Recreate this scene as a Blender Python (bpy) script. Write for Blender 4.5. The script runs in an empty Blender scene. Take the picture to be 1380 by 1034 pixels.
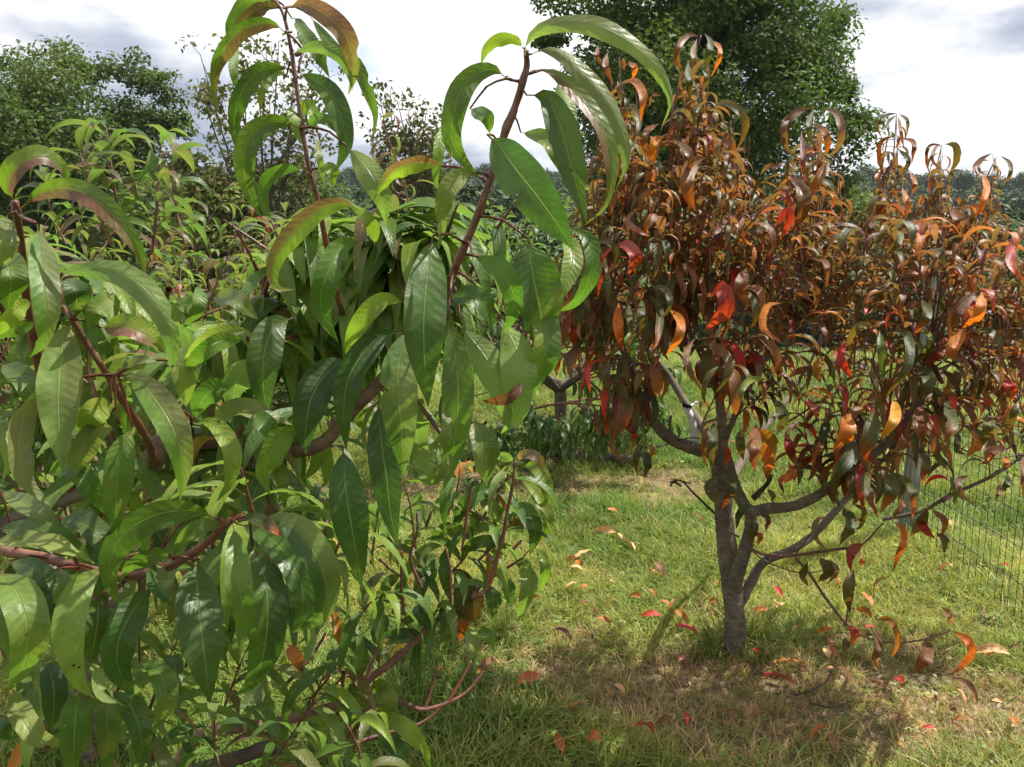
import bpy, math, random
import numpy as np
from mathutils import Vector
R = math.radians
rng = np.random.default_rng(7); random.seed(7)
SC = bpy.context.scene; COL = SC.collection
# ------------------------------------------------------------------ camera, sky, sun, exposure
F = 1126.0; CX = 690.0; CY = 517.0; HOR = 322.0; EYE = 1.6
PIT = math.atan((CY-HOR)/F)
cam = bpy.data.cameras.new('camera'); co = bpy.data.objects.new('camera', cam); COL.objects.link(co)
cam.sensor_width = 36; cam.lens = 36*F/1380; cam.clip_start = 0.05; cam.clip_end = 3000
co.location = (0, 0, EYE); co.rotation_euler = (math.pi/2-PIT, 0, 0); SC.camera = co
SUN_EL, SUN_AZ = 58.0, 60.0            # azimuth clockwise from the view direction
W = bpy.data.worlds.new('World'); SC.world = W; W.use_nodes = True
nt = W.node_tree; nt.nodes.clear()
def N(t, ty, **k):
    n = t.nodes.new(ty)
    for a, b in k.items(): setattr(n, a, b)
    return n
def L(t, a, b): t.links.new(a, b)
def mth(t, op, a, b=None, c=None, clamp=False):
    n = N(t, 'ShaderNodeMath', operation=op, use_clamp=clamp)
    for i, v in enumerate((a, b, c)):
        if v is None: continue
        if hasattr(v, 'node'): L(t, v, n.inputs[i])
        else: n.inputs[i].default_value = v
    return n.outputs[0]
def ramp(t, fac, stops, interp='LINEAR'):
    n = N(t, 'ShaderNodeValToRGB'); n.color_ramp.interpolation = interp
    e = n.color_ramp.elements
    while len(e) < len(stops): e.new(0.5)
    for i, (p, c) in enumerate(stops):
        e[i].position = p; e[i].color = (c[0], c[1], c[2], 1) if hasattr(c, '__len__') else (c, c, c, 1)
    if fac is not None: L(t, fac, n.inputs[0])
    return n.outputs[0]
def mix(t, fac, a, b, mode='MIX'):
    n = N(t, 'ShaderNodeMix', data_type='RGBA', blend_type=mode)
    for s, v in ((n.inputs[0], fac), (n.inputs[6], a), (n.inputs[7], b)):
        if hasattr(v, 'node'): L(t, v, s)
        elif hasattr(v, '__len__'): s.default_value = (v[0], v[1], v[2], 1)
        else: s.default_value = v
    return n.outputs[2]
sky = N(nt, 'ShaderNodeTexSky', sky_type='NISHITA', sun_disc=False)
sky.sun_elevation = R(SUN_EL); sky.sun_rotation = R(SUN_AZ); sky.air_density = 1.0; sky.dust_density = 1.0
bg1 = N(nt, 'ShaderNodeBackground'); L(nt, sky.outputs[0], bg1.inputs[0]); bg1.inputs[1].default_value = 0.10
tc = N(nt, 'ShaderNodeTexCoord')
mp = N(nt, 'ShaderNodeMapping'); L(nt, tc.outputs['Generated'], mp.inputs[0])
mp.inputs['Scale'].default_value = (1, 1, 2.4); mp.inputs['Location'].default_value = (2.1, 0.7, 0.3)
n1 = N(nt, 'ShaderNodeTexNoise'); L(nt, mp.outputs[0], n1.inputs[0]); n1.inputs['Scale'].default_value = 3.1; n1.inputs['Detail'].default_value = 7; n1.inputs['Roughness'].default_value = .52
n2 = N(nt, 'ShaderNodeTexNoise'); L(nt, mp.outputs[0], n2.inputs[0]); n2.inputs['Scale'].default_value = 6.5; n2.inputs['Detail'].default_value = 8; n2.inputs['Roughness'].default_value = .58; n2.inputs['Distortion'].default_value = .3
cc = ramp(nt, n1.outputs[0], [(0.36, (.30, .35, .45)), (0.43, (.48, .53, .63)), (0.49, (.80, .81, .84)), (.56, (.98, .98, .98))])
bg2 = N(nt, 'ShaderNodeBackground'); L(nt, cc, bg2.inputs[0]); bg2.inputs[1].default_value = 0.74
cf = ramp(nt, n2.outputs[0], [(0.25, 0.25), (0.40, 1.0)])
ms = N(nt, 'ShaderNodeMixShader'); L(nt, cf, ms.inputs[0]); L(nt, bg1.outputs[0], ms.inputs[1]); L(nt, bg2.outputs[0], ms.inputs[2])
wo = N(nt, 'ShaderNodeOutputWorld'); L(nt, ms.outputs[0], wo.inputs[0])
sl = bpy.data.lights.new('sun', 'SUN'); sl.energy = 5.0; sl.angle = R(0.53); sl.color = (1, .955, .87)
so = bpy.data.objects.new('sun', sl); COL.objects.link(so)
sd = Vector((math.sin(R(SUN_AZ))*math.cos(R(SUN_EL)), math.cos(R(SUN_AZ))*math.cos(R(SUN_EL)), math.sin(R(SUN_EL))))
so.rotation_euler = sd.to_track_quat('Z', 'Y').to_euler(); so.location = (0, 0, 30)
vs = SC.view_settings; vs.view_transform = 'Standard'; vs.look = 'None'; vs.exposure = 0.76; vs.gamma = 1; vs.use_curve_mapping = False
SC.cycles.max_bounces = 7; SC.cycles.transmission_bounces = 4; SC.cycles.diffuse_bounces = 3; SC.cycles.glossy_bounces = 2

FWD = np.array([0, math.cos(PIT), -math.sin(PIT)]); UPV = np.array([0, math.sin(PIT), math.cos(PIT)]); RGT = np.array([1., 0, 0])
CAMP = np.array([0, 0, EYE])
def P(px, py, d): return CAMP + d*(FWD + (px-CX)/F*RGT - (py-CY)/F*UPV)
def proj(p):
    q = np.asarray(p)-CAMP; d = q@FWD
    return CX+F*(q@RGT)/d, CY-F*(q@UPV)/d, d
def ss(a, b, x):
    t = np.clip((x-a)/(b-a), 0, 1); return t*t*(3-2*t)
def vnoise(x, y, s, seed=0):
    x = np.asarray(x, float)*s+seed*17.3; y = np.asarray(y, float)*s+seed*9.1
    xi, yi = np.floor(x), np.floor(y); fx, fy = x-xi, y-yi; fx = fx*fx*(3-2*fx); fy = fy*fy*(3-2*fy)
    def h(a, b):
        v = np.sin(a*127.1+b*311.7+seed*74.7)*43758.5453; return v-np.floor(v)
    return (h(xi, yi)*(1-fx)+h(xi+1, yi)*fx)*(1-fy)+(h(xi, yi+1)*(1-fx)+h(xi+1, yi+1)*fx)*fy
def gz(x, y):
    x = np.asarray(x, float); y = np.asarray(y, float)
    r = np.hypot(x, y)
    z = (vnoise(x, y, 1.7, 1)-.5)*.05*ss(0.5, 3, r)+(vnoise(x, y, .5, 2)-.5)*.08*ss(6, 10, r)
    z = z - 5.6*ss(8.5, 48, r) + (19.5+4*vnoise(x, y, .012, 3)-4.5*ss(-40, 130, x)*1.0)*ss(90, 330, r)
    return z
def G(px, py):
    r = FWD+(px-CX)/F*RGT-(py-CY)/F*UPV; z = 0
    for _ in range(4):
        t = (z-EYE)/r[2]; p = CAMP+t*r; z = float(gz(p[0], p[1]))
    return p

# ------------------------------------------------------------------ object helpers
def tag(o, label=None, cat=None, group=None, kind=None):
    if label: o['label'] = label
    if cat: o['category'] = cat
    if group: o['group'] = group
    if kind: o['kind'] = kind
    return o
def empty(name, loc, **k):
    o = bpy.data.objects.new(name, None); COL.objects.link(o); o.location = loc; o.empty_display_size = .1; return tag(o, **k)
def mk(name, V, Q, mat, parent=None, cols=None, uv=None, smooth=True, **k):
    V = np.asarray(V, np.float32).reshape(-1, 3); me = bpy.data.meshes.new(name)
    if isinstance(Q, np.ndarray):
        n, m = Q.shape; me.vertices.add(len(V)); me.vertices.foreach_set('co', V.ravel())
        me.loops.add(n*m); me.loops.foreach_set('vertex_index', Q.astype(np.int32).ravel())
        me.polygons.add(n); me.polygons.foreach_set('loop_start', np.arange(0, n*m, m, dtype=np.int32))
        me.update(calc_edges=True)
    else:
        me.from_pydata(V.tolist(), [], Q)
    if cols is not None:
        a = me.color_attributes.new('Col', 'FLOAT_COLOR', 'POINT'); c = np.ones((len(V), 4), np.float32); c[:, :3] = cols; a.data.foreach_set('color', c.ravel())
    if uv is not None:
        u = me.uv_layers.new(name='UVMap'); li = np.empty(len(me.loops), np.int32); me.loops.foreach_get('vertex_index', li)
        u.data.foreach_set('uv', np.asarray(uv, np.float32)[li].ravel())
    if smooth: me.polygons.foreach_set('use_smooth', np.ones(len(me.polygons), bool))
    me.materials.append(mat); me.update()
    o = bpy.data.objects.new(name, me); COL.objects.link(o)
    if parent is not None:
        o.parent = parent; o.location = -parent.location if parent.type == 'EMPTY' else (0, 0, 0)
    return tag(o, **k)
class Bag:                                # collects geometry for ONE mesh
    def __init__(s): s.v = []; s.f = []; s.n = 0; s.c = []; s.u = []
    def add(s, v, f, c=None, u=None):
        v = np.asarray(v, float); s.v.append(v); s.f.append(np.asarray(f)+s.n); s.n += len(v)
        if c is not None: s.c.append(np.broadcast_to(c, (len(v), 3)))
        if u is not None: s.u.append(u)
    def build(s, name, mat, parent=None, **k):
        if not s.v: return None
        return mk(name, np.vstack(s.v), np.vstack(s.f), mat, parent, np.vstack(s.c) if s.c else None, np.vstack(s.u) if s.u else None, **k)
STEMS = [np.array([[0, 0, -50.]])]
def crom(pts, n):
    p = np.asarray(pts, float)
    if len(p) == 2: t = np.linspace(0, 1, n)[:, None]; return p[0]*(1-t)+p[1]*t
    q = np.vstack([2*p[0]-p[1], p, 2*p[-1]-p[-2]]); seg = np.linalg.norm(np.diff(p[:, :3] if p.shape[1] >= 3 else p, axis=0), axis=1); cum = np.r_[0, np.cumsum(seg)]
    T = np.linspace(0, cum[-1], n); out = []
    for t in T:
        i = min(max(np.searchsorted(cum, t, side='right')-1, 0), len(seg)-1); u = (t-cum[i])/max(seg[i], 1e-9)
        a, b, c, d = q[i], q[i+1], q[i+2], q[i+3]
        out.append(.5*((2*b)+(-a+c)*u+(2*a-5*b+4*c-d)*u*u+(-a+3*b-3*c+d)*u**3))
    return np.array(out)
def nrm(v): return v/np.maximum(np.linalg.norm(v, axis=-1, keepdims=True), 1e-9)
def tube(bag, pts, rad, sides=7, n=None, lump=0.0, col=None):
    pts = np.asarray(pts, float); n = n or max(3, len(pts)*3); c = crom(pts, n)
    rr = np.interp(np.linspace(0, 1, n), np.linspace(0, 1, len(rad)), rad)
    t = nrm(np.gradient(c, axis=0)); ref = np.array([0.31, 0.21, .93]) if abs(t[0] @ np.array([.31, .21, .93])) < .9 else np.array([1., 0, 0])
    a = np.arange(sides)/sides*2*math.pi; V = []
    s = nrm(np.cross(t[0], ref))
    for i in range(n):
        s = nrm(s-t[i]*(s@t[i])); b = np.cross(t[i], s)
        r = rr[i]*(1+lump*(np.sin(a*2+i*.7)+.6*np.sin(a*3-i*1.3)+.5*math.sin(i*1.9))) if lump else rr[i]*np.ones(sides)
        V.append(c[i]+np.cos(a)[:, None]*r[:, None]*s+np.sin(a)[:, None]*r[:, None]*b)
    STEMS.append(c)
    V.append(c[-1]+t[-1]*rr[-1]*.35+(V[-1]-c[-1])*.04); n += 1
    V = np.vstack(V); i, j = np.meshgrid(np.arange(n-1), np.arange(sides), indexing='ij'); i = i.ravel(); j = j.ravel(); k = (j+1) % sides
    bag.add(V, np.stack([i*sides+j, i*sides+k, (i+1)*sides+k, (i+1)*sides+j], 1), col)
    return c

# ------------------------------------------------------------------ materials
def newmat(name):
    m = bpy.data.materials.new(name); m.use_nodes = True; t = m.node_tree; t.nodes.clear(); return m, t
def out(t, sh): o = N(t, 'ShaderNodeOutputMaterial'); L(t, sh, o.inputs[0])
def prin(t, col, rough, spec=.5, nor=None):
    b = N(t, 'ShaderNodeBsdfPrincipled')
    for s, v in ((b.inputs['Base Color'], col), (b.inputs['Roughness'], rough)):
        if hasattr(v, 'node'): L(t, v, s)
        elif hasattr(v, '__len__'): s.default_value = (*v, 1)
        else: s.default_value = v
    b.inputs['Specular IOR Level'].default_value = spec
    if nor is not None: L(t, nor, b.inputs['Normal'])
    return b.outputs[0]
def noise(t, scale, detail=3, rough=.5, co='Object', vec=None):
    if vec is None:
        tc = N(t, 'ShaderNodeTexCoord'); vec = tc.outputs[co]
    n = N(t, 'ShaderNodeTexNoise'); L(t, vec, n.inputs[0]); n.inputs['Scale'].default_value = scale; n.inputs['Detail'].default_value = detail; n.inputs['Roughness'].default_value = rough
    return n.outputs[0]
def bump(t, h, dist, st=1.0):
    b = N(t, 'ShaderNodeBump'); L(t, h, b.inputs['Height']); b.inputs['Distance'].default_value = dist; b.inputs['Strength'].default_value = st; return b.outputs[0]
def leaf_mat(name, back, veincol, spots=False, fleck=.5, fsz=.2, blotch=None, trans=.38, rough=.42, spec=.36, bdist=.0012, veins=True, tboost=(1.5, 1.9, .8)):
    m, t = newmat(name)
    a = N(t, 'ShaderNodeAttribute', attribute_name='Col'); col = a.outputs['Color']
    geo = N(t, 'ShaderNodeNewGeometry')
    nz = noise(t, 38, 4, .6); nz2 = noise(t, 9, 2, .5)
    col = mix(t, 1.0, col, ramp(t, nz, [(.3, .74), (.7, 1.26)]), 'MULTIPLY')
    col = mix(t, 1.0, col, ramp(t, nz2, [(.3, (.84, .86, .84)), (.7, (1.22, 1.14, 1.1))]), 'MULTIPLY')
    nor = None; rr = rough
    if veins:
        uvn = N(t, 'ShaderNodeUVMap', uv_map='UVMap'); sp = N(t, 'ShaderNodeSeparateXYZ'); L(t, uvn.outputs[0], sp.inputs[0])
        au = mth(t, 'ABSOLUTE', mth(t, 'SUBTRACT', mth(t, 'MULTIPLY', sp.outputs[0], 2), 1))
        mid = mth(t, 'SUBTRACT', 1.0, mth(t, 'SMOOTH_MIN', 1.0, mth(t, 'DIVIDE', au, .06), .1), clamp=True)
        ph = mth(t, 'SUBTRACT', mth(t, 'MULTIPLY', sp.outputs[1], 17), mth(t, 'MULTIPLY', mth(t, 'POWER', au, .8), 1.5))
        ph = mth(t, 'ADD', ph, mth(t, 'MULTIPLY', nz2, 2.6))
        s = mth(t, 'ABSOLUTE', mth(t, 'SUBTRACT', mth(t, 'FRACT', ph), .5))
        vein = mth(t, 'MULTIPLY', mth(t, 'SUBTRACT', 1.0, mth(t, 'DIVIDE', s, .05), clamp=True), mth(t, 'SUBTRACT', 1.05, au, clamp=True))
        col = mix(t, mth(t, 'MULTIPLY', vein, .2), col, veincol)
        col = mix(t, mth(t, 'MULTIPLY', mid, .5), col, veincol)
        pill = mth(t, 'MULTIPLY', mth(t, 'POWER', mth(t, 'MULTIPLY', s, 2.0), .6), mth(t, 'MULTIPLY', au, mth(t, 'SUBTRACT', 1.25, au)))
        h = mth(t, 'ADD', mth(t, 'SUBTRACT', mth(t, 'MULTIPLY', pill, -.5), mth(t, 'MULTIPLY', mid, .35)), mth(t, 'MULTIPLY', noise(t, 120, 3, .6), .6))
        h = mth(t, 'ADD', h, mth(t, 'MULTIPLY', noise(t, 45, 2, .5), 1.9))
        nor = bump(t, h, bdist, 1.0)
        rr = ramp(t, noise(t, 55, 3, .6), [(.25, rough-.07), (.75, rough+.13)])
        if spots:
            tcx = N(t, 'ShaderNodeTexCoord'); vo = N(t, 'ShaderNodeTexVoronoi'); L(t, tcx.outputs['Object'], vo.inputs[0]); vo.inputs['Scale'].default_value = 95; vo.inputs['Randomness'].default_value = 1
            sm = mth(t, 'MULTIPLY', mth(t, 'LESS_THAN', vo.outputs['Distance'], fsz), mth(t, 'GREATER_THAN', noise(t, 14, 2), fleck))
            col = mix(t, mth(t, 'MULTIPLY', sm, .85), col, (.02, .01, .008))
    if blotch: col = mix(t, mth(t, 'MULTIPLY', ramp(t, noise(t, 17, 4, .65), [(.58, 0), (.74, 1)]), .55), col, blotch)
    bk = mix(t, .42, col, back)
    fc = mix(t, geo.outputs['Backfacing'], col, bk)
    p = prin(t, fc, rr, spec, nor)
    tr = N(t, 'ShaderNodeBsdfTranslucent'); L(t, mix(t, 1.0, fc, tboost, 'MULTIPLY'), tr.inputs[0])
    if nor is not None: L(t, nor, tr.inputs['Normal'])
    m_ = N(t, 'ShaderNodeMixShader'); m_.inputs[0].default_value = trans; L(t, p, m_.inputs[1]); L(t, tr.outputs[0], m_.inputs[2])
    out(t, m_.outputs[0]); return m
M_GREEN = leaf_mat('green_leaf', (.21, .27, .12), (.34, .40, .13), spots=True, fleck=.6, fsz=.1, blotch=(.26, .23, .06))
M_RED = leaf_mat('autumn_leaf', (.30, .20, .12), (.30, .09, .05), spots=True, trans=.36, rough=.47, spec=.32, tboost=(1.6, 1.3, .6), blotch=(.26, .12, .03))
M_DRY = leaf_mat('fallen_leaf', (.45, .24, .12), (.5, .3, .12), spots=True, trans=.12, rough=.55, tboost=(1.2, 1.1, .8))
M_FAR = leaf_mat('tree_foliage', (.14, .20, .07), (.2, .2, .1), trans=.25, rough=.65, spec=.15, veins=False, tboost=(1.2, 1.5, .6))
def bark_mat(name, c0, c1, sc=1.0, bd=.004, rough=.85, lent=True, spec=.3):
    m, t = newmat(name)
    tc = N(t, 'ShaderNodeTexCoord'); mp = N(t, 'ShaderNodeMapping'); L(t, tc.outputs['Object'], mp.inputs[0]); mp.inputs['Scale'].default_value = (30*sc, 30*sc, 75*sc if lent else 5*sc)
    a = noise(t, 1.0, 6, .65, vec=mp.outputs[0]); b = noise(t, 60*sc, 5, .7); c = noise(t, 7*sc, 3, .5)
    col = mix(t, ramp(t, a, [(.3, 0), (.7, 1)]), c0, c1)
    col = mix(t, 1.0, col, ramp(t, c, [(.3, (.66, .66, .64)), (.7, (1.3, 1.25, 1.16))]), 'MULTIPLY')
    col = mix(t, 1.0, col, ramp(t, b, [(.3, .7), (.7, 1.25)]), 'MULTIPLY')
    h = mth(t, 'ADD', a, mth(t, 'MULTIPLY', b, .6))
    out(t, prin(t, col, rough, spec, bump(t, h, bd, 1.0))); return m
M_BARK = bark_mat('peach_bark', (.085, .068, .052), (.20, .17, .135), bd=.003)
M_DBARK = bark_mat('dark_bark', (.045, .034, .028), (.12, .095, .075))
M_TAN = bark_mat('tan_branch_bark', (.11, .065, .045), (.26, .17, .12), sc=2.2, bd=.002)
M_RSTEM = bark_mat('red_shoot_skin', (.10, .022, .018), (.15, .07, .032), sc=3, bd=.0006, rough=.42, spec=.5)
M_BSTEM = bark_mat('brown_twig_skin', (.10, .04, .028), (.24, .12, .085), sc=3, bd=.001, rough=.6)
M_TRUNK = bark_mat('forest_bark', (.05, .045, .04), (.14, .12, .10), sc=.3, bd=.02, lent=False)
M_POST = bark_mat('weathered_post', (.17, .18, .155), (.32, .34, .295), sc=1.0, bd=.003, rough=.9, lent=False)
m, t = newmat('black_fence_wire'); out(t, prin(t, (.016, .018, .017), .5, .4)); M_WIRE = m
m, t = newmat('white_plastic'); out(t, prin(t, mix(t, ramp(t, noise(t, 40, 3), [(.4, 0), (.8, 1)]), (.80, .81, .80), (.55, .56, .53)), .4)); M_WHITE = m
m, t = newmat('grass_blade')
at = N(t, 'ShaderNodeAttribute', attribute_name='tint', attribute_type='INSTANCER')
oi = N(t, 'ShaderNodeAttribute', attribute_name='Col')
c = mix(t, 1.0, at.outputs['Color'], oi.outputs['Color'], 'MULTIPLY')
p = prin(t, c, .5, .3); tr = N(t, 'ShaderNodeBsdfTranslucent'); L(t, mix(t, 1.0, c, (1.4, 1.6, .8), 'MULTIPLY'), tr.inputs[0])
x = N(t, 'ShaderNodeMixShader'); x.inputs[0].default_value = .35; L(t, p, x.inputs[1]); L(t, tr.outputs[0], x.inputs[2]); out(t, x.outputs[0]); M_GRASS = m
m, t = newmat('forest_canopy')
at = N(t, 'ShaderNodeAttribute', attribute_name='tint', attribute_type='INSTANCER'); oi = N(t, 'ShaderNodeAttribute', attribute_name='Col')
out(t, prin(t, mix(t, 1.0, at.outputs['Color'], oi.outputs['Color'], 'MULTIPLY'), .7, .2)); M_CANOPY = m
m, t = newmat('orchard_soil')
tc = N(t, 'ShaderNodeTexCoord'); ob = tc.outputs['Object']
a = noise(t, .9, 5, .6, vec=ob); b = noise(t, 40, 6, .7, vec=ob); c2 = noise(t, 6, 4, .6, vec=ob)
c = mix(t, ramp(t, a, [(.38, 0), (.6, 1)]), (.055, .075, .022), (.11, .13, .035))
c = mix(t, ramp(t, c2, [(.5, 0), (.66, 1)]), c, (.17, .12, .065))
at = N(t, 'ShaderNodeAttribute', attribute_name='Dry'); c = mix(t, mth(t, 'MULTIPLY', at.outputs['Fac'], .75), c, (.27, .20, .125)); c = mix(t, 1.0, c, ramp(t, b, [(.3, .5), (.7, 1.45)]), 'MULTIPLY')
out(t, prin(t, c, .95, .1, bump(t, b, .02, 1.0))); M_SOIL = m

# ------------------------------------------------------------------ ground and hills
def sheet(name, xs, ys, mat, **k):
    X, Y = np.meshgrid(xs, ys, indexing='ij'); Z = gz(X, Y); V = np.stack([X, Y, Z], -1).reshape(-1, 3)
    i, j = np.meshgrid(np.arange(len(xs)-1), np.arange(len(ys)-1), indexing='ij'); i = i.ravel(); j = j.ravel(); n = len(ys)
    return mk(name, V, np.stack([i*n+j, (i+1)*n+j, (i+1)*n+j+1, i*n+j+1], 1), mat, **k)
def gax(lo, hi, fine, a, b):
    core = np.arange(a, b+fine, fine); left = a-np.geomspace(fine, a-lo, 70)[::-1]; right = core[-1]+np.geomspace(fine, hi-core[-1], 70); return np.r_[left, core, right]

def scatter(name, pts, rot, scl, tint, idx, coll, **k):
    me = bpy.data.meshes.new(name); me.vertices.add(len(pts)); me.vertices.foreach_set('co', np.asarray(pts, np.float32).ravel())
    for nm, ty, key, val in (('rot', 'FLOAT_VECTOR', 'vector', rot), ('scl', 'FLOAT_VECTOR', 'vector', scl), ('tint', 'FLOAT_COLOR', 'color', np.c_[tint, np.ones(len(tint))]), ('idx', 'INT', 'value', idx)):
        a = me.attributes.new(nm, ty, 'POINT'); a.data.foreach_set(key, np.asarray(val, np.int32 if ty == 'INT' else np.float32).ravel())
    o = bpy.data.objects.new(name, me); COL.objects.link(o); tag(o, **k)
    g = bpy.data.node_groups.new(name, 'GeometryNodeTree')
    g.interface.new_socket('Geometry', in_out='INPUT', socket_type='NodeSocketGeometry'); g.interface.new_socket('Geometry', in_out='OUTPUT', socket_type='NodeSocketGeometry')
    gi = N(g, 'NodeGroupInput'); go = N(g, 'NodeGroupOutput'); ip = N(g, 'GeometryNodeInstanceOnPoints'); ci = N(g, 'GeometryNodeCollectionInfo')
    ci.inputs[0].default_value = coll; ci.inputs['Separate Children'].default_value = True; ci.inputs['Reset Children'].default_value = True
    def na(nm, ty):
        n = N(g, 'GeometryNodeInputNamedAttribute', data_type=ty); n.inputs[0].default_value = nm; return n.outputs[0]
    L(g, gi.outputs[0], ip.inputs['Points']); L(g, ci.outputs[0], ip.inputs['Instance']); ip.inputs['Pick Instance'].default_value = True
    L(g, na('idx', 'INT'), ip.inputs['Instance Index']); e = N(g, 'FunctionNodeEulerToRotation'); L(g, na('rot', 'FLOAT_VECTOR'), e.inputs[0]); L(g, e.outputs[0], ip.inputs['Rotation']); L(g, na('scl', 'FLOAT_VECTOR'), ip.inputs['Scale'])
    L(g, ip.outputs[0], go.inputs[0])
    md = o.modifiers.new('scatter', 'NODES'); md.node_group = g; return o
def srccoll(name, objs):
    c = bpy.data.collections.new(name)
    for o in objs: COL.objects.unlink(o); c.objects.link(o)
    return c
# --- grass tufts
def blade(bag, x, y, h, w, lean, az, c):
    s = np.array([-math.sin(az), math.cos(az), 0]); d = np.array([math.cos(az), math.sin(az), 0]); V = []
    for k, (tt, ww) in enumerate(((0, 1), (.4, .9), (.75, .6), (1, .06))):
        p = np.array([x, y, 0])+d*lean*h*tt*tt+np.array([0, 0, h*(tt-.25*lean*tt*tt)]); V += [p-s*w*ww/2, p+s*w*ww/2]
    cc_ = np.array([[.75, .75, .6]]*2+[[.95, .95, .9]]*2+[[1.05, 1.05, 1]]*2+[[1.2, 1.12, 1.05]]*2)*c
    bag.add(V, np.array([[0, 1, 3, 2], [2, 3, 5, 4], [4, 5, 7, 6]]), cc_)
tufts = []
for q in range(9):
    b = Bag()
    for i in range(16 if q < 6 else 12):
        a = random.uniform(0, 6.28); r = .032*math.sqrt(random.random()); c = random.choice([1, 1, .8, 1.2, 1.35])
        cv = np.array([c, c, c]) if random.random() > .16 else np.array([2.0, 1.35, 1.6])
        blade(b, r*math.cos(a), r*math.sin(a), random.uniform(.035, .098)*(1.0 if q < 6 else .7), random.uniform(.0022, .0042), random.uniform(.1, 1.5), random.uniform(0, 6.28), cv)
    if q >= 6:                                # broad-leaved little weeds among the grass
        for i in range(9):
            a = random.uniform(0, 6.28); r = .035*math.sqrt(random.random()); x, y = r*math.cos(a), r*math.sin(a); z = random.uniform(.015, .04); s = random.uniform(.006, .012); a2 = random.uniform(0, 6.28)
            e1 = np.array([math.cos(a2), math.sin(a2), random.uniform(-.3, .3)])*s; e2 = np.array([-math.sin(a2), math.cos(a2), random.uniform(-.3, .3)])*s*.7; p = np.array([x, y, z])
            b.add([p-e1, p-e2, p+e1, p+e2], np.array([[0, 1, 2, 3]]), np.array([.8, 1.1, .8]))
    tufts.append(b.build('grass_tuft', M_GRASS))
CT = srccoll('grass_tufts', tufts)
TR = G(992, 884)                              # foot of the red tree
DRY = [(1010, 955, .62, .36), (1150, 950, .75, .34), (880, 935, .48, .30), (1290, 960, .5, .3), (745, 655, 1.1, .42), (860, 650, .7, .25), (1230, 960, .35, .25), (720, 900, .25, .15)]
DRYP = [(G(a, b), r1, r2) for a, b, r1, r2 in DRY]
def dryness(x, y):
    d = np.zeros_like(x)
    for g, r1, r2 in DRYP: d = np.maximum(d, np.exp(-(((x-g[0])/r1)**2+((y-g[1])/r2)**2)**1.3))
    return np.clip(d+(vnoise(x, y, 2.3, 5)-.5)*.9*(d > .02)+(vnoise(x, y, 5, 6)-.6)*.7, 0, 1)
g0_ = sheet('ground', gax(-900, 900, .12, -5, 6), gax(-300, 1500, .12, 0, 14), M_SOIL, kind='structure')
nv_ = len(g0_.data.vertices); vc = np.empty(nv_*3, np.float32); g0_.data.vertices.foreach_get('co', vc); vc = vc.reshape(-1, 3)
a_ = g0_.data.color_attributes.new('Dry', 'FLOAT_COLOR', 'POINT'); dv = dryness(vc[:, 0], vc[:, 1])*(vc[:, 1] < 12); a_.data.foreach_set('color', np.c_[dv, dv, dv, np.ones(nv_)].astype(np.float32).ravel())
pts = []; 
for (y0, y1, dens) in ((1.7, 4.2, 1150), (4.2, 6.5, 620), (6.5, 10, 300), (10, 19, 130)):
    area = 0; n = int(dens*(y1-y0)*2*(y1*.70+.4)); y = rng.uniform(y0, y1, n); x = rng.uniform(-1, 1, n)*(y1*.70+.4); k = np.abs(x) < y*.70+.4
    pts.append(np.c_[x[k], y[k]])
pts = np.vstack(pts); x, y = pts.T; dr = dryness(x, y)
keep = rng.random(len(x)) > dr*.18; x, y, dr = x[keep], y[keep], dr[keep]; n = len(x)
lush = vnoise(x, y, 1.1, 8)*.6+vnoise(x, y, 3.7, 9)*.4
g1 = np.array([.125, .20, .036]); g2 = np.array([.31, .335, .09]); g3 = np.array([.52, .41, .23]); g4 = np.array([.34, .255, .15])
far = ss(5, 10, y); u = (np.clip((lush-.3)*2+far*.1, 0, 1)*(1-.35*far))[:, None]
tint = g1*(1-u)+g2*u; sel = (rng.random(n) < dr*.9)[:, None]; gg = np.where((rng.random(n) < .5)[:, None], g3, g4); gg = gg*.5+tint*.5*(1-sel)+gg*.5*sel; tint = np.where(sel & (rng.random((n, 1)) < .8), gg, tint)
tint *= rng.uniform(.7, 1.3, (n, 1)); sc = rng.uniform(.6, 1.25, n)*(1+far*.7)*(1-.22*dr)*(.8+.7*vnoise(x, y, 2.1, 11)*(1-dr))
gq = G(690, 985); lg = np.exp(-(((x-gq[0])/.55)**2+((y-gq[1])/.35)**2)); sc *= 1+.25*lg; tint *= (1-.12*lg)[:, None]
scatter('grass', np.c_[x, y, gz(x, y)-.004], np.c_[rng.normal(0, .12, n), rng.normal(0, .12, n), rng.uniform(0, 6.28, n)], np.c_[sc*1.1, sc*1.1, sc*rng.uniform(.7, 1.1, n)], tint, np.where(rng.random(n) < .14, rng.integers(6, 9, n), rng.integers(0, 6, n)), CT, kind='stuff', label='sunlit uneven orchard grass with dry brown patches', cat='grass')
lb_ = []
for q in range(5):
    b = Bag(); z_ = 0; ln_ = [.03, .022, .05, .012, .04][q]; w_ = [.010, .012, .003, .008, .002][q]
    b.add([(-ln_/2, -w_*.2, 0), (0, -w_/2, ln_*.12), (0, w_/2, ln_*.12), (-ln_/2, w_*.2, 0), (ln_/2, -w_*.15, .004), (ln_/2, w_*.15, .004)], np.array([[0, 1, 2, 3], [1, 4, 5, 2]]), (1, 1, 1)); lb_.append(b.build('litter_piece', M_GRASS))
CL = srccoll('litter_pieces', lb_); m_ = 9000; ly = rng.uniform(2.1, 5.5, m_); lx = rng.uniform(-1, 1, m_)*(ly*.7+.3); k = rng.random(m_) < .10+.9*dryness(lx, ly); lx, ly = lx[k], ly[k]; m_ = len(lx)
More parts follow.
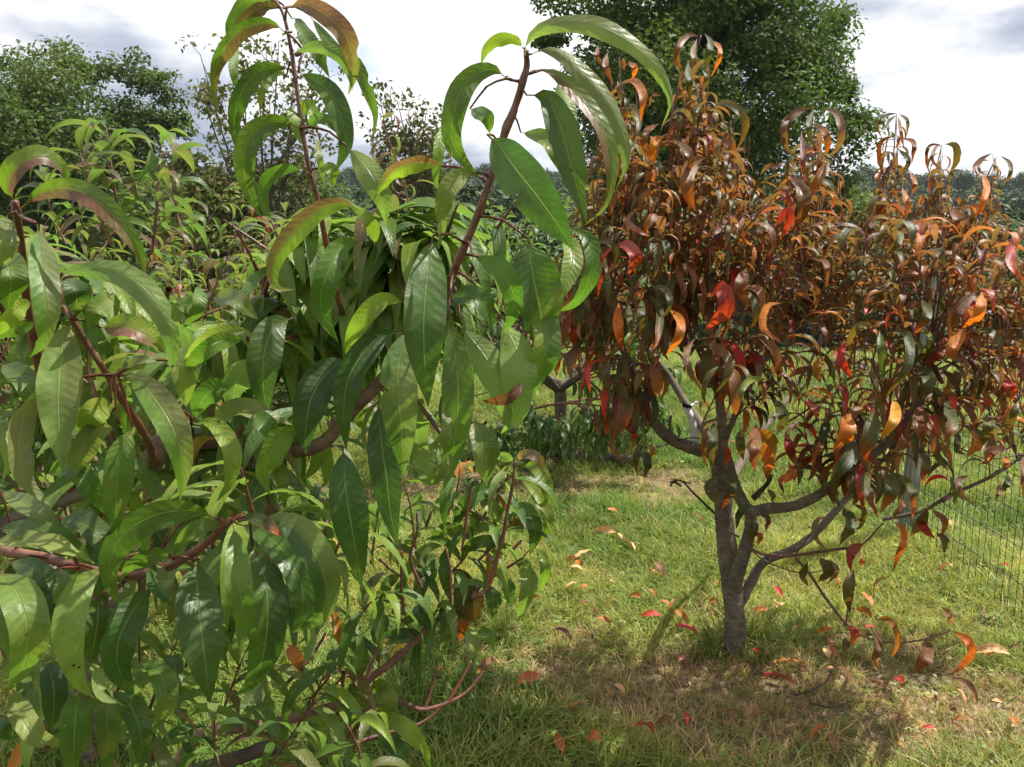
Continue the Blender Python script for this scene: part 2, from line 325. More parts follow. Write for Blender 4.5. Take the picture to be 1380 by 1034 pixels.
pc = np.array([[.40, .26, .15], [.20, .13, .08], [.46, .36, .22], [.42, .16, .06], [.12, .08, .055]])[rng.choice(5, m_, p=[.3, .25, .25, .08, .12])]*rng.uniform(.7, 1.2, (m_, 1)); sl_ = rng.uniform(.6, 1.3, m_)
scatter('leaf_litter', np.c_[lx, ly, gz(lx, ly)+rng.uniform(.004, .03, m_)], np.c_[rng.normal(0, .35, m_), rng.normal(0, .35, m_), rng.uniform(0, 6.28, m_)], np.c_[sl_, sl_, sl_], pc, rng.integers(0, 5, m_), CL, kind='stuff', label='fine straw and brown leaf crumbs littering the dry patches', cat='leaf litter')
print('tufts', n)

# ------------------------------------------------------------------ leaf clumps for distant trees
def quads(c, nv, sz, elong=1.5):
    n = len(c); r = nrm(rng.normal(size=(n, 3))); a = nrm(np.cross(nv, r)); b = np.cross(nv, a); s = (sz*rng.uniform(.6, 1.3, n))[:, None]
    V = np.stack([c-a*s*elong*.5, c-b*s*.42+a*s*.1, c+a*s*elong*.5-nv*s*.25, c+b*s*.42+a*s*.1], 1).reshape(-1, 3); return V, np.arange(n*4).reshape(n, 4)
def crown_pts(center, rad, nclump, rc, per, squash=.75, inner=.35, seed=0):
    g = np.random.default_rng(seed); d = nrm(g.normal(size=(nclump, 3))); rr = (inner+(1-inner)*g.random(nclump)**.45)
    lob = 1+.16*np.sin(d[:, 0]*5+seed)+.14*np.sin(d[:, 2]*6+d[:, 1]*4+seed*2)
    cc = np.array(center)+d*np.array(rad)*(rr*lob)[:, None]
    rcs = rc*g.uniform(.6, 1.35, nclump); P_ = []; Nn = []; Cid = []
    for i in range(nclump):
        m_ = int(per*(rcs[i]/rc)**2*g.uniform(.7, 1.2)); q = nrm(g.normal(size=(m_, 3))); q[:, 2] = q[:, 2]*.9+.15
        rad_ = rcs[i]*g.random(m_)**.35; P_.append(cc[i]+q*rad_[:, None]*np.array([1, 1, squash])*(1+.35*g.random((m_, 1)))); Nn.append(nrm(q*.6+np.array([0, 0, .6])+g.normal(size=(m_, 3))*.55)); Cid.append(np.full(m_, i))
    return np.vstack(P_), np.vstack(Nn), np.concatenate(Cid), cc
def limbs(bag, base, tops, r0, g, wob=.12):
    base = np.array(base)
    for tp in tops:
        tp = np.array(tp); k = g.uniform(.25, .6); a = base+(tp-base)*np.array([.15, .15, k]); b = a+(tp-a)*.5+g.normal(size=3)*wob*np.linalg.norm(tp-base)*.4
        tube(bag, [base+(a-base)*.2, a, b, tp], [r0*.5, r0*.32, r0*.16, r0*.04], 5, 10)
def forest_tree(name, label, px, d, top_py, halfw_px, color, bottom_py=None, nclump=70, per=200, leaf=.12, rc=.9, seed=1, depthf=1.0, group=None, inner=.35, var=.25, extra=()):
    x = (px-CX)/F*d; y = math.sqrt(max(d*d, 1)); gzv = float(gz(x, y)); zt = EYE+(HOR-top_py)/F*d; zb = EYE+(HOR-bottom_py)/F*d if bottom_py else gzv+.8; hw = halfw_px/F*d
    root = empty(name, (x, y, gzv), label=label, cat='tree', group=group); g = np.random.default_rng(seed)
    cz = (zt+zb)/2; rz = (zt-zb)/2; C, Nn, cid, cc = crown_pts((x, y, cz), (hw*.9, hw*.9*depthf, rz*.92), nclump, rc, per, seed=seed, inner=inner)
    for k, (ex, ey, er) in enumerate(extra):
        q = P(ex, ey, d); c_, n_, i_, _ = crown_pts(q, (er, er, er*.8), 5, er*.7, int(per*.5), seed=seed+50+k); C = np.vstack([C, c_]); Nn = np.vstack([Nn, n_]); cid = np.r_[cid, np.full(len(c_), nclump+k)]
    nc_ = nclump+len(extra); V, Q = quads(C, Nn, np.full(len(C), leaf)); cv = 1+var*(g.random(nc_)[cid]-.5)*2; yel = g.random(nc_)[cid][:, None]
    col = np.array(color)*(cv*g.uniform(.75, 1.3, len(C)))[:, None]*(1+yel*np.array([.35, .12, 0])); col = np.repeat(col, 4, 0)
    mk('crown', V, Q, M_FAR, root, cols=col, smooth=False)
    b = Bag(); h = cz-gzv; r0 = .022*(zt-gzv)+.04
    tube(b, [(x, y, gzv-.2), (x+g.normal()*.05*h, y, gzv+h*.5), (x+g.normal()*.05*h, y, cz+rz*.4)], [r0, r0*.7, r0*.2], 8, 12, lump=.05)
    tr_ = b.build('trunk', M_TRUNK, root); b = Bag()
    limbs(b, (x, y, gzv+h*.35), cc[g.permutation(nclump)[:min(26, nclump)]], r0, g); b.build('limb', M_TRUNK, root)
    return root
forest_tree('maple_tree', 'huge dense dark green tree rising behind the red peach tree', 915, 22, -90, 172, (.066, .108, .028), bottom_py=345, nclump=235, per=430, extra=[(1128,135,.5),(1146,178,.5),(1122,190,.8),(1128,235,.7),(1118,290,.8),(1105,60,.6),(1060,335,1.),(1135,300,.6),(755,15,.7),(740,55,.4),(1122,30,.4)], leaf=.095, rc=.72, seed=3)
forest_tree('oak_tree', 'rounded green tree against the sky at the far left edge', 50, 30, 96, 176, (.062, .098, .03), extra=[(205,118,.7),(228,150,.7),(175,100,.7),(125,85,.7),(90,90,.7),(20,100,.8),(232,175,.5)], bottom_py=330, nclump=240, per=330, leaf=.12, rc=.95, seed=5)
forest_tree('background_tree', 'bright green bushy tree right of the dark tree, below the skyline', 1100, 38, 262, 85, (.085, .14, .03), nclump=60, per=320, leaf=.15, rc=.9, seed=8, bottom_py=420)
forest_tree('background_tree', 'low dark green tree at the right edge, behind the fence', 1345, 40, 330, 110, (.04, .07, .022), nclump=60, per=320, leaf=.15, rc=.95, seed=9, bottom_py=470)
forest_tree('background_tree', 'mid green tree beyond the wooden fence post', 1215, 36, 335, 75, (.05, .09, .025), nclump=50, per=320, leaf=.15, rc=.9, seed=10, bottom_py=470)
forest_tree('background_tree', 'yellow-tinged small tree between the rounded tree and thin tree', 292, 24, 205, 52, (.13, .145, .05), nclump=60, per=170, leaf=.13, rc=.55, seed=11, bottom_py=420, inner=.2, var=.4)
forest_tree('background_tree', 'low dark tree under the thin sparse tree, left of the tall shoot', 400, 30, 225, 66, (.06, .10, .034), nclump=60, per=220, leaf=.15, rc=.7, seed=12, bottom_py=410)
forest_tree('background_tree', 'olive green tree low behind the left peach trees', 215, 27, 235, 66, (.085, .12, .04), nclump=60, per=220, leaf=.14, rc=.7, seed=13, bottom_py=430)
# thin open-crowned trees
def thin_tree(label, px, d, top_py, hw_px, color, seed, n=15):
    x = (px-CX)/F*d; y = d; g0 = float(gz(x, y)); g = np.random.default_rng(seed); zt = EYE+(HOR-top_py)/F*d; hw = hw_px/F*d
    root = empty('thin_tree', (x, y, g0), label=label, cat='tree', group='thin open trees against the cloudy sky'); tb = Bag(); tube(tb, [(x, y, g0-.1), (x+.12, y, g0+(zt-g0)*.4), (x-.1, y, g0+(zt-g0)*.62)], [.15, .10, .08], 7, 10)
    tb.build('trunk', M_TRUNK, root); lb = Bag(); lf = Bag(); C = []
    st = np.array([x, y, g0+(zt-g0)*.38])
    for i in range(n):
        s = np.array([x+g.normal()*.08, y, st[2]+g.random()*(zt-g0)*.26]); a = g.uniform(0, 6.28); tz = zt-(g.random()**1.3)*(zt-g0)*.42
        e = np.array([x+math.cos(a)*hw*g.uniform(.3, 1), y+math.sin(a)*hw*.8, tz]); md = (s+e)/2+np.array([0, 0, -.25])+g.normal(size=3)*.15
        c = tube(lb, [s, md, e], [.05, .03, .010], 4, 9)
        for k in range(9):
            q = c[g.integers(3, 9)]; e2 = q+nrm(g.normal(size=3)+np.array([0, 0, .5]))*g.uniform(.25, .7); tube(lb, [q, (q+e2)/2+g.normal(size=3)*.05, e2], [.013, .009, .005], 3, 4)
            nl = int(g.choice([0, 14, 26, 40])); C.append(e2+g.normal(size=(nl, 3))*.17)
    lb.build('branch', M_TRUNK, root); C = np.vstack(C); V, Q = quads(C, nrm(g.normal(size=C.shape)+np.array([0, 0, .5])), np.full(len(C), .115))
    col = np.array(color)*g.uniform(.6, 1.4, (len(C), 1))*(1+g.random((len(C), 1))*np.array([.7, .2, .1])); mk('crown', V, Q, M_FAR, root, cols=np.repeat(col, 4, 0), smooth=False)
thin_tree('thin tree with sparse olive leaves and bare twigs behind the tall left shoot', 372, 25, 78, 92, (.10, .11, .045), 21, 20)
thin_tree('thin brownish tree between the two tall green shoots', 562, 27, 130, 62, (.09, .085, .045), 22, 16)
# far wood on the hills: one mass
cr = []
for q in range(4):
    C, Nn, cid, _ = crown_pts((0, 0, 3.4), (2.9, 2.9, 2.9), 30, 1.0, 95, seed=30+q, inner=.55)
    V, Q = quads(C, Nn, np.full(len(C), .36)); k = np.random.default_rng(q); col = np.repeat(k.uniform(.65, 1.35, len(C))[:, None]*np.ones(3), 4, 0)
    cr.append(mk('canopy', V, Q, M_CANOPY, cols=col, smooth=False))
CC = srccoll('canopies', cr); P_ = []
for r in np.arange(46, 372, 5.6):
    for x in np.arange(-.78*r, .78*r, 5.6): P_.append((x+rng.uniform(-2.6, 2.6), r+rng.uniform(-2.6, 2.6)))
P_ = np.array(P_); x, y = P_.T; n = len(x); tt = rng.random((n, 1))
tint = (np.array([.030, .062, .018])*(1-tt)+np.array([.072, .115, .03])*tt)*rng.uniform(.75, 1.25, (n, 1)); s = rng.uniform(.75, 1.5, n)
scatter('forest', np.c_[x, y, gz(x, y)-.8], np.c_[np.zeros(n), np.zeros(n), rng.uniform(0, 6.28, n)], np.c_[s, s, s*rng.uniform(.85, 1.3, n)], tint, rng.integers(0, 4, n), CC, kind='stuff', label='distant wooded hillside reaching the skyline behind the orchard', cat='forest')

# ------------------------------------------------------------------ peach leaves
PAL = {  # stalk colour, tip colour: pigment, plus backlight painted into y, sheen into p
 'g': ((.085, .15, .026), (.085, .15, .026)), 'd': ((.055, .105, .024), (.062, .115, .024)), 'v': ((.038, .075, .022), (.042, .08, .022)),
 'y': ((.155, .22, .028), (.14, .21, .03)), 'p': ((.15, .20, .055), (.155, .20, .055)), 'o': ((.125, .135, .045), (.12, .155, .04)),
 'b': ((.14, .085, .045), (.14, .12, .035)), 'B': ((.15, .075, .055), (.11, .13, .04)),
 'R': ((.42, .03, .02), (.55, .06, .02)), 'r': ((.24, .03, .022), (.38, .06, .02)), 'O': ((.40, .14, .02), (.52, .15, .02)), 'n': ((.17, .08, .02), (.27, .09, .02)),
 'm': ((.10, .032, .026), (.15, .04, .024)), 'k': ((.14, .062, .024), (.19, .07, .022)), 'l': ((.085, .085, .02), (.12, .078, .02)), 'L': ((.06, .072, .02), (.36, .075, .018)),
 'K': ((.10, .085, .025), (.03, .015, .01)), 'q': ((.30, .14, .09), (.36, .13, .07)), 'Y': ((.40, .22, .03), (.42, .19, .025)), 'f': ((.46, .12, .04), (.52, .10, .03)), 'X': ((.42, .13, .02), (.05, .015, .01)), 'w': ((.05, .072, .02), (.085, .075, .02)), 't': ((.60, .36, .17), (.62, .34, .13))}
def leaf_geo(c, side, nor, W_, col, nu=4, fold=.35, rip=.0, ph=0., petiole=.05, col2=None, cup=0., notch=None):
    n = len(c); v = np.linspace(0, 1, n); vv = np.clip((v-petiole)/(1-petiole), 0, 1)
    prof = vv**.72*(1-vv)**1.08; prof /= prof.max(); w = W_*.5*np.maximum(prof, np.where(v <= petiole+.001, .045, .02)); w[-1] = W_*.01
    us = np.linspace(-1, 1, nu+1); V = []; U = []; Cc = []
    ca, cb = np.array(PAL[col][0]), np.array(PAL[col][1]); tip = ss(.45, .95, v)[:, None]; base = ca*(1-tip)+cb*tip
    if col2: a2, b2 = np.array(PAL[col2][0]), np.array(PAL[col2][1]); base2 = a2*(1-tip)+b2*tip
    else: base2 = base
    for u_ in us:
        au = abs(u_); f = fold*(1-cup*au)
        if notch is not None and abs(u_) > .6 and (u_ > 0) == notch[1]:
            w = w.copy(); wk = w*1; wk[notch[0]] *= notch[2]
            if len(notch[0]) > 1: wk[notch[0][-1]] *= 1.15
        else: wk = w
        p = c+side*(wk*u_*math.cos(f))[:, None]+nor*(w*au*math.sin(f)+rip*W_*np.sin(v*(19+3*math.sin(ph))+ph+(2.1 if u_ > 0 else 0))*au*au*np.minimum(prof*1.5, 1))[:, None]
        V.append(p); U.append(np.c_[np.full(n, u_*.5+.5), v]); cu = (base2 if u_ > 0.01 else base)
        Cc.append(cu if u_ != 0 else (base+base2)/2)
    V = np.stack(V, 1).reshape(-1, 3); U = np.stack(U, 1).reshape(-1, 2); Cc = np.stack(Cc, 1).reshape(-1, 3)
    st = (v <= petiole)[:, None].repeat(nu+1, 1).ravel(); Cc = Cc.copy(); Cc[st] = Cc[st]*.5+np.array([.12, .03, .02])*.5
    i, j = np.meshgrid(np.arange(n-1), np.arange(nu), indexing='ij'); i = i.ravel(); j = j.ravel(); k = nu+1
    return V, np.stack([i*k+j, i*k+j+1, (i+1)*k+j+1, (i+1)*k+j], 1), Cc, U
class Twigs:                                # every twig a part of its own
    def __init__(s): s.t = []
    def add(s, v, f, c=None, u=None): s.t.append((np.asarray(v, float), np.asarray(f)))
    def build(s, name, mat, root):
        def sz(e): px, py, d = proj(e[0].mean(0)); return np.ptp(e[0], 0).max()/max(d, .2)*(1 if -60 < px < 1440 and -60 < py < 1100 else .02)
        s.t.sort(key=sz, reverse=True)
        for v, f in s.t[:300]: mk(name, v, f, mat, root)
        b = Bag()
        for v, f in s.t[300:]: b.add(v, f)
        b.build('thin_twigs', mat, root, kind='stuff')
class Leaves:                               # leaves of one tree: the 300 that show largest become parts
    def __init__(s, mat): s.L = []; s.mat = mat
    def add(s, geo, size=None, bonus=1.0, hero=None):
        V = geo[0]; q = V.mean(0); px, py, d = proj(q)
        if d < .15: return
        ext = V.max(0)-V.min(0); a = float(np.linalg.norm(ext))*F/d
        if not (-40 < px < 1420 and -40 < py < 1074): a *= .02
        s.L.append((a*bonus/(1+.35*max(d-.5, 0)), geo, hero))
    def build(s, root, top=300):
        s.L.sort(key=lambda e: -e[0]); sp = np.vstack(STEMS)
        for k, (a_, g, hb) in enumerate(s.L):            # carry each traced leaf's stalk on to the twig it grows from
            if hb is None: continue
            j = np.argmin(np.linalg.norm(sp-hb, axis=1)); q = sp[j]; ln = np.linalg.norm(q-hb)
            if ln < .004 or ln > .06: continue
            b = Bag(); tube(b, [q, (q+hb)/2+np.array([0, 0, .1*ln]), hb], [.0011, .0009, .0007], 4, 5); STEMS.pop()
            V, Q, Cc, U = g; V2 = b.v[0]; g = (np.vstack([V, V2]), np.vstack([Q, b.f[0]+len(V)]), np.vstack([Cc, np.tile([.13, .04, .025], (len(V2), 1))]), np.vstack([U, np.zeros((len(V2), 2))])); s.L[k] = (a_, g, hb)
        for i, (_, g, _h) in enumerate(s.L[:top]): mk('leaf', g[0], g[1], s.mat, root, cols=g[2], uv=g[3])
        b = Bag()
        for _, g, _h in s.L[top:]: b.add(g[0], g[1], g[2], g[3])
        b.build('foliage', s.mat, root, kind='stuff')
def px3(l): return [P(*a) for a in l]
GRAV = np.array([0, 0, -1.])
def droop_leaf(p0, d0, length, width, bend, col, g, nv=10, nu=2, fold=.4, roll=0., rip=.02, col2=None, curlpow=1.0):
    d = nrm(np.array(d0, float)); ax = np.cross(d, GRAV); ax = nrm(ax if np.linalg.norm(ax) > .05 else g.normal(size=3)*np.array([1, 1, 0])); ax = nrm(ax+g.normal(size=3)*.12)
    c = [np.array(p0, float)]; T = [d]; st = length/(nv-1)
    for i in range(nv-1):
        th = bend/(nv-1)*(curlpow*i/(nv-1)*2+(1-curlpow)) if curlpow < 1 else bend/(nv-1)
        d = d*math.cos(th)+np.cross(ax, d)*math.sin(th)+ax*(ax@d)*(1-math.cos(th)); c.append(c[-1]+d*st); T.append(d)
    c = np.array(c); T = nrm(np.array(T)); s = nrm(ax-T*(T@ax)[:, None]); nn = np.cross(s, T)
    if nn[0]@np.array([0, 0, 1]) < 0: s = -s; nn = -nn
    rl = roll*np.linspace(.3, 1, nv)[:, None]; s2 = s*np.cos(rl)+nn*np.sin(rl); n2 = nn*np.cos(rl)-s*np.sin(rl)
    return leaf_geo(c, s2, n2, width, col, nu, fold, rip, g.uniform(0, 6), .06, col2, cup=.3)
def pick(pal, g):
    k = list(pal.keys()); w = np.array([pal[a] for a in k], float); return k[g.choice(len(k), p=w/w.sum())]
def shoot(lv, sb, a, b, g, nl, LL, pal, bend=(1.6, 2.6), bow=.05, r=.003, wr=.24, nv=10, nu=2, t0=.08, ok=None, fold=.4, spread=.9, curlpow=1.0):
    a = np.array(a, float); b = np.array(b, float); ln = np.linalg.norm(b-a); m_ = (a+b)/2+g.normal(size=3)*bow*ln
    c = tube(sb, [a, m_, b], [r, r*.8, r*.35], 6, 10); ang = g.uniform(0, 6.28)
    for i in range(nl):
        t = t0+(1-t0)*(i+g.uniform(-.3, .3))/(nl-1) if nl > 1 else .9; t = min(max(t, 0), 1); k = t*9; i0 = min(int(k), 8); p = c[i0]*(1-(k-i0))+c[i0+1]*(k-i0)
        tn = nrm(c[i0+1]-c[i0]); ang += 2.4+g.normal()*.35; q = nrm(np.cross(tn, [0.3, .5, .81])); q2 = np.cross(tn, q); o = q*math.cos(ang)+q2*math.sin(ang)
        el = spread*(1-.45*t**4)+g.normal()*.15; d0 = tn*math.cos(el)+o*math.sin(el)
        l = LL*g.uniform(.72, 1.15)*(.55 if t > .96 and g.random() < .5 else 1)*(.8+.2*min(t*3, 1)); be = g.uniform(*bend)
        ge = droop_leaf(p, d0, l, l*wr*g.uniform(.8, 1.15), be, pick(pal, g), g, nv, nu, fold*g.uniform(.4, 1.6), g.normal()*.35, .03, curlpow=curlpow)
        if ok is not None and not ok(ge[0].mean(0), ge[0]): continue
        lv.add(ge)
    return c
TILE = {'R1': (0, 0, 3), 'R2': (230, 0, 3), 'R3': (560, 0, 3), 'R4': (920, 0, 3), 'R5': (0, 345, 3), 'R6': (330, 345, 3), 'R7': (690, 345, 3), 'B1': (0, 689, 3), 'B2': (230, 689, 3), 'B4': (920, 689, 3),
        'Q1': (740, 30, 4.056), 'Q4': (800, 540, 4.056), 'Q5': (1040, 540, 4.056), 'Q7': (430, 570, 4.056), 'Q8': (330, 800, 4.06), 'Q2': (740, 285, 4.056), 'Q3': (1040, 285, 4.056), 'Q6': (0, 130, 4.056), 'M': (0, 0, 1)}
WS = .82
def hero(lv, tile, pts, w, col, d=None, face='T', roll=25, col2=None, LR=.14, dr=(.52, .95), fold=.32, nv=22, nu=6, bow=.026, rip=.055, g=rng):
    """one leaf seen in the photograph: midrib traced there, set at its own distance with its own bow, fold and tilt"""
    x0, y0, s = TILE[tile]; q = np.array([(x0+a/s, y0+b/s) for a, b in pts], float); w = w/s
    arc = np.linalg.norm(np.diff(q, axis=0), axis=1).sum()
    if d is None: d = float(np.clip(LR*F/arc, *dr))
    c2 = crom(np.c_[q, np.zeros(len(q))], nv)[:, :2]; t = np.linspace(0, 1, nv)
    dd = d-bow*d/.6*np.sin(t*math.pi)*g.uniform(.4, 1.6)+bow*d/.6*(t-.5)*g.normal()*.9
    C = np.array([P(a, b, z) for (a, b), z in zip(c2, dd)]); T = nrm(np.gradient(C, axis=0)); view = nrm(CAMP-C)
    perp = nrm(np.cross(T, view)); toc = nrm(np.cross(perp, T))     # toc points towards the camera
    roll = roll+g.normal()*9; ra = R(roll)*np.linspace(g.uniform(.4, 1.), g.uniform(.9, 1.5), nv)[:, None]; sd_ = perp*np.cos(ra)+toc*np.sin(ra); no = np.cross(sd_, T)
    if (no[nv//2]@toc[nv//2] < 0): no = -no
    if face == 'U': no = -no
    Wd = WS*(1.22 if tile in ('Q7', 'Q8') else 1)*w*d/F/max(math.cos(R(roll))*math.cos(fold*.8), .35)
    nt_ = None
    if g.random() < .38: k_ = int(g.integers(6, nv-3)); nt_ = ([k_] if g.random() < .6 else [k_, k_+1], bool(g.random() < .5), g.uniform(.5, .8))
    ge = leaf_geo(C, sd_, no, Wd, col, nu, fold, rip, g.uniform(0, 6), .05, col2, cup=.25, notch=nt_)
    # keep the upper side of the mesh on the upper side of the leaf
    ge = (ge[0], ge[1], ge[2]*g.uniform(.8, 1.22)*np.array([g.uniform(.9, 1.15), 1, g.uniform(.8, 1.2)]), ge[3])
    e = np.cross(ge[0][ge[1][nu*nv//2][1]]-ge[0][ge[1][nu*nv//2][0]], ge[0][ge[1][nu*nv//2][3]]-ge[0][ge[1][nu*nv//2][0]])
    if e@no[nv//2] < 0: ge = (ge[0], ge[1][:, ::-1].copy(), ge[2], ge[3])
    lv.add(ge, bonus=3, hero=C[0]); return ge
# ================================================================== green peach tree in the foreground
LA = Leaves(M_GREEN); g = np.random.default_rng(11)
rootA = empty('peach_tree', (-.95, .95, 0), label='large green peach tree nearest the camera filling the left half', cat='tree', group='peach trees in the orchard')
H = lambda *a, **k: hero(LA, *a, **k)
# tall left shoot
sA = dict(d=.66)
H('M', [(377,12),(360,3),(327,7),(310,33),(305,60)], 22, 'g', d=.67, face='T', roll=40)
H('M', [(380,13),(360,8),(333,22),(314,52),(308,70)], 21, 'b', d=.665, roll=45)
H('R1', [(1150,130),(1110,100),(1040,98),(950,140),(885,240),(862,340),(868,400),(885,460)], 74, 'b', d=.65, roll=40, col2='g')
H('M', [(322,62),(314,87),(317,112),(322,122)], 15, 'g', d=.69)
H('R1', [(1170,280),(1110,272),(1030,300),(965,400),(945,520),(962,625)], 86, 'g', d=.66, roll=30)
H('R1', [(1160,300),(1110,300),(1060,360),(1052,455)], 44, 'p', d=.68)
H('R1', [(1210,520),(1150,495),(1080,500),(1005,560),(985,650),(1000,760),(1060,890)], 104, 'd', d=.64, roll=25, col2='g')
H('R1', [(1230,700),(1170,680),(1090,710),(1060,780),(1080,860),(1160,890)], 56, 'g', d=.66, roll=40)
H('R2', [(470,35),(530,15),(610,50),(690,120),(730,210),(740,300),(718,385)], 96, 'B', d=.65, roll=30, col2='b')
H('R2', [(560,60),(610,130),(680,220),(750,265),(800,380),(828,470),(815,555)], 66, 'g', d=.68, roll=20)
H('R2', [(490,75),(515,85),(545,150),(600,230),(642,315)], 74, 'g', d=.69, roll=20)
H('R2', [(500,220),(550,195),(620,192),(690,235),(722,300),(735,365)], 62, 'y', d=.64, face='U', roll=35)
H('R2', [(515,290),(570,320),(640,370),(690,480),(705,590),(665,700)], 108, 'd', d=.63, roll=15, col2='g')
H('R2', [(520,470),(560,440),(610,480)], 80, 'y', d=.68)
H('R2', [(540,510),(600,480),(660,510),(690,560)], 50, 'g', d=.66)
H('R2', [(485,420),(510,500),(545,600)], 56, 'y', d=.68, face='U')
H('R2', [(590,550),(600,640),(625,770)], 34, 'p', d=.69)
H('R2', [(600,680),(650,690),(660,755)], 60, 'y', d=.67)
# big middle shoot
H('R3', [(440,230),(455,160),(520,108),(620,90),(740,105),(860,165),(960,255),(1020,350),(1032,430),(995,510)], 88, 'o', d=.56, face='U', roll=35, col2='y', bow=.03)
H('R3', [(470,220),(520,200),(600,225),(700,320),(790,430),(840,560),(855,670),(810,765)], 96, 'o', d=.58, roll=30, face='U')
H('R3', [(470,285),(540,290),(620,350),(700,440),(765,560),(790,700),(765,830),(680,912)], 78, 'p', d=.575, roll=30, col2='b')
H('R3', [(290,545),(345,600),(400,680),(480,780),(560,890),(640,1010)], 215, 'd', d=.54, roll=8, col2='g', fold=.42, bow=.03)  # lighter half: sky sheen painted into the leaf colour
H('R3', [(450,385),(530,395),(570,470),(600,560),(625,660),(655,770),(690,910)], 150, 'g', d=.56, roll=12, col2='d', fold=.4)
H('R3', [(370,320),(320,282),(250,295),(185,360),(150,470),(145,560),(185,640),(265,725)], 112, 'g', d=.57, roll=20)
H('R3', [(435,195),(400,162),(340,158),(292,190),(262,265)], 58, 'y', d=.59, face='T', roll=35)
H('R3', [(130,480),(100,560),(90,640),(80,720),(95,780)], 54, 'y', d=.62)
H('R3', [(570,330),(610,430),(640,520),(690,545)], 84, 'y', d=.61, face='U')
H('R3', [(425,535),(520,560),(580,650),(605,745)], 78, 'y', d=.60)
H('R3', [(250,700),(195,705),(130,760),(108,850),(112,960)], 92, 'p', d=.58, roll=20)
H('R3', [(220,440),(290,480),(300,540)], 70, 'g', d=.62)
H('M', [(765,305),(790,320),(799,350),(790,385),(772,410),(750,421)], 26, 'g', d=.60, roll=35)
H('M', [(760,310),(772,345),(760,385),(746,408)], 32, 'y', d=.61)
H('M', [(583,318),(579,350),(574,400),(571,450),(573,500),(577,548)], 68, 'd', d=.55, roll=5, fold=.18)
H('M', [(552,440),(540,480),(537,530),(541,585),(544,645)], 60, 'p', d=.565, roll=8, col2='g', fold=.2)
H('M', [(603,432),(613,472),(617,515),(615,570),(607,625),(597,662)], 52, 'g', d=.57, roll=10, fold=.2)
H('M', [(543,447),(515,450),(486,480),(468,515),(463,560),(467,608)], 42, 'd', d=.57, roll=30)
H('M', [(470,482),(440,503),(420,535),(412,575),(412,612)], 54, 'v', d=.58, roll=15)
H('M', [(395,428),(370,440),(357,472),(354,515),(360,560)], 54, 'd', d=.60, roll=15)
H('M', [(489,326),(460,333),(440,372),(432,405),(440,435),(456,462)], 40, 'g', d=.58, roll=25)
H('M', [(622,440),(653,480),(674,518),(682,552),(687,582)], 52, 'y', d=.58, face='U')
H('M', [(676,430),(697,475),(701,520),(697,558),(675,585)], 56, 'y', d=.59, face='U')
H('M', [(722,390),(733,430),(735,470),(722,508),(705,550)], 42, 'g', d=.60, col2='y')
H('M', [(712,322),(718,370),(727,415),(731,450),(727,480)], 76, 'g', d=.575, fold=.25, col2='d')
H('M', [(637,345),(673,362),(690,392),(690,425),(678,452)], 36, 'g', d=.56)
H('M', [(605,402),(637,400),(657,418),(664,448)], 32, 'd', d=.57)
H('M', [(545,408),(517,404),(492,425),(473,458),(469,490)], 30, 'y', d=.59)
H('M', [(462,602),(465,650),(472,700),(480,745),(487,792)], 60, 'd', d=.58, roll=8, fold=.2)
H('M', [(510,540),(513,590),(520,640),(526,690),(536,738)], 50, 'v', d=.59, roll=10, fold=.25)
H('M', [(600,545),(601,578),(590,598),(563,606)], 18, 'p', d=.56, roll=50)
H('M', [(610,610),(597,632),(577,646),(545,647)], 20, 'p', d=.57, roll=50)
H('M', [(640,565),(648,590),(655,620),(656,655)], 42, 'g', d=.60, col2='p')
H('M', [(705,515),(690,532),(672,540),(650,540)], 18, 'm', d=.55, roll=30)
# lower left
H('M', [(268,752),(265,785),(269,830),(275,880),(283,948)], 72, 'd', d=.54, roll=6, fold=.18)
H('M', [(314,707),(319,740),(322,785),(327,822),(337,852),(362,873)], 40, 'g', d=.53, roll=12)
H('M', [(340,735),(358,785),(361,830),(355,880),(342,915),(318,938)], 60, 'd', d=.56, roll=12, col2='g')
H('M', [(320,706),(357,720),(390,752),(408,795),(405,832),(391,854)], 46, 'g', d=.57, roll=25)
H('M', [(345,697),(390,707),(423,742),(440,790),(432,830),(394,853)], 48, 'p', d=.555, roll=25, col2='d', face='T')
H('M', [(293,700),(258,688),(207,695),(163,724),(147,765),(153,800),(173,823)], 44, 'g', d=.55, roll=30)
H('M', [(230,752),(207,747),(180,760),(160,784)], 24, 'g', d=.56, roll=30)
H('M', [(300,709),(273,708),(248,726),(233,750)], 26, 'p', d=.57)
H('M', [(213,758),(213,787),(235,818)], 34, 'p', d=.56, col2='d')
H('M', [(142,760),(107,795),(92,840),(94,880),(107,920),(128,942)], 48, 'p', d=.54, roll=25)
H('M', [(133,805),(131,842),(122,895)], 46, 'd', d=.57)
H('M', [(204,790),(180,822),(160,862),(160,902),(182,942)], 54, 'd', d=.56, roll=15)
H('M', [(188,893),(213,904),(224,944),(206,987)], 34, 'g', d=.57)
H('M', [(-5,768),(22,797),(36,840),(33,890),(8,935)], 56, 'g', d=.52)
H('M', [(-8,790),(7,835),(12,885)], 42, 'p', d=.54)
H('M', [(52,778),(61,835),(50,885)], 32, 'v', d=.57)
H('M', [(-10,728),(33,729),(83,739),(128,760)], 28, 'p', d=.55, roll=50)
H('M', [(-5,712),(40,714),(93,730),(124,756)], 30, 'd', d=.57, roll=30)
H('M', [(80,696),(117,709),(140,736),(150,762)], 40, 'd', d=.58)
H('M', [(13,756),(47,768),(70,790),(66,815)], 32, 'd', d=.58)
H('M', [(77,764),(87,789),(70,824)], 22, 'p', d=.57)
H('M', [(106,930),(101,972),(98,1045)], 50, 'd', d=.54)
H('M', [(141,935),(144,975),(146,1045)], 36, 'g', d=.55)
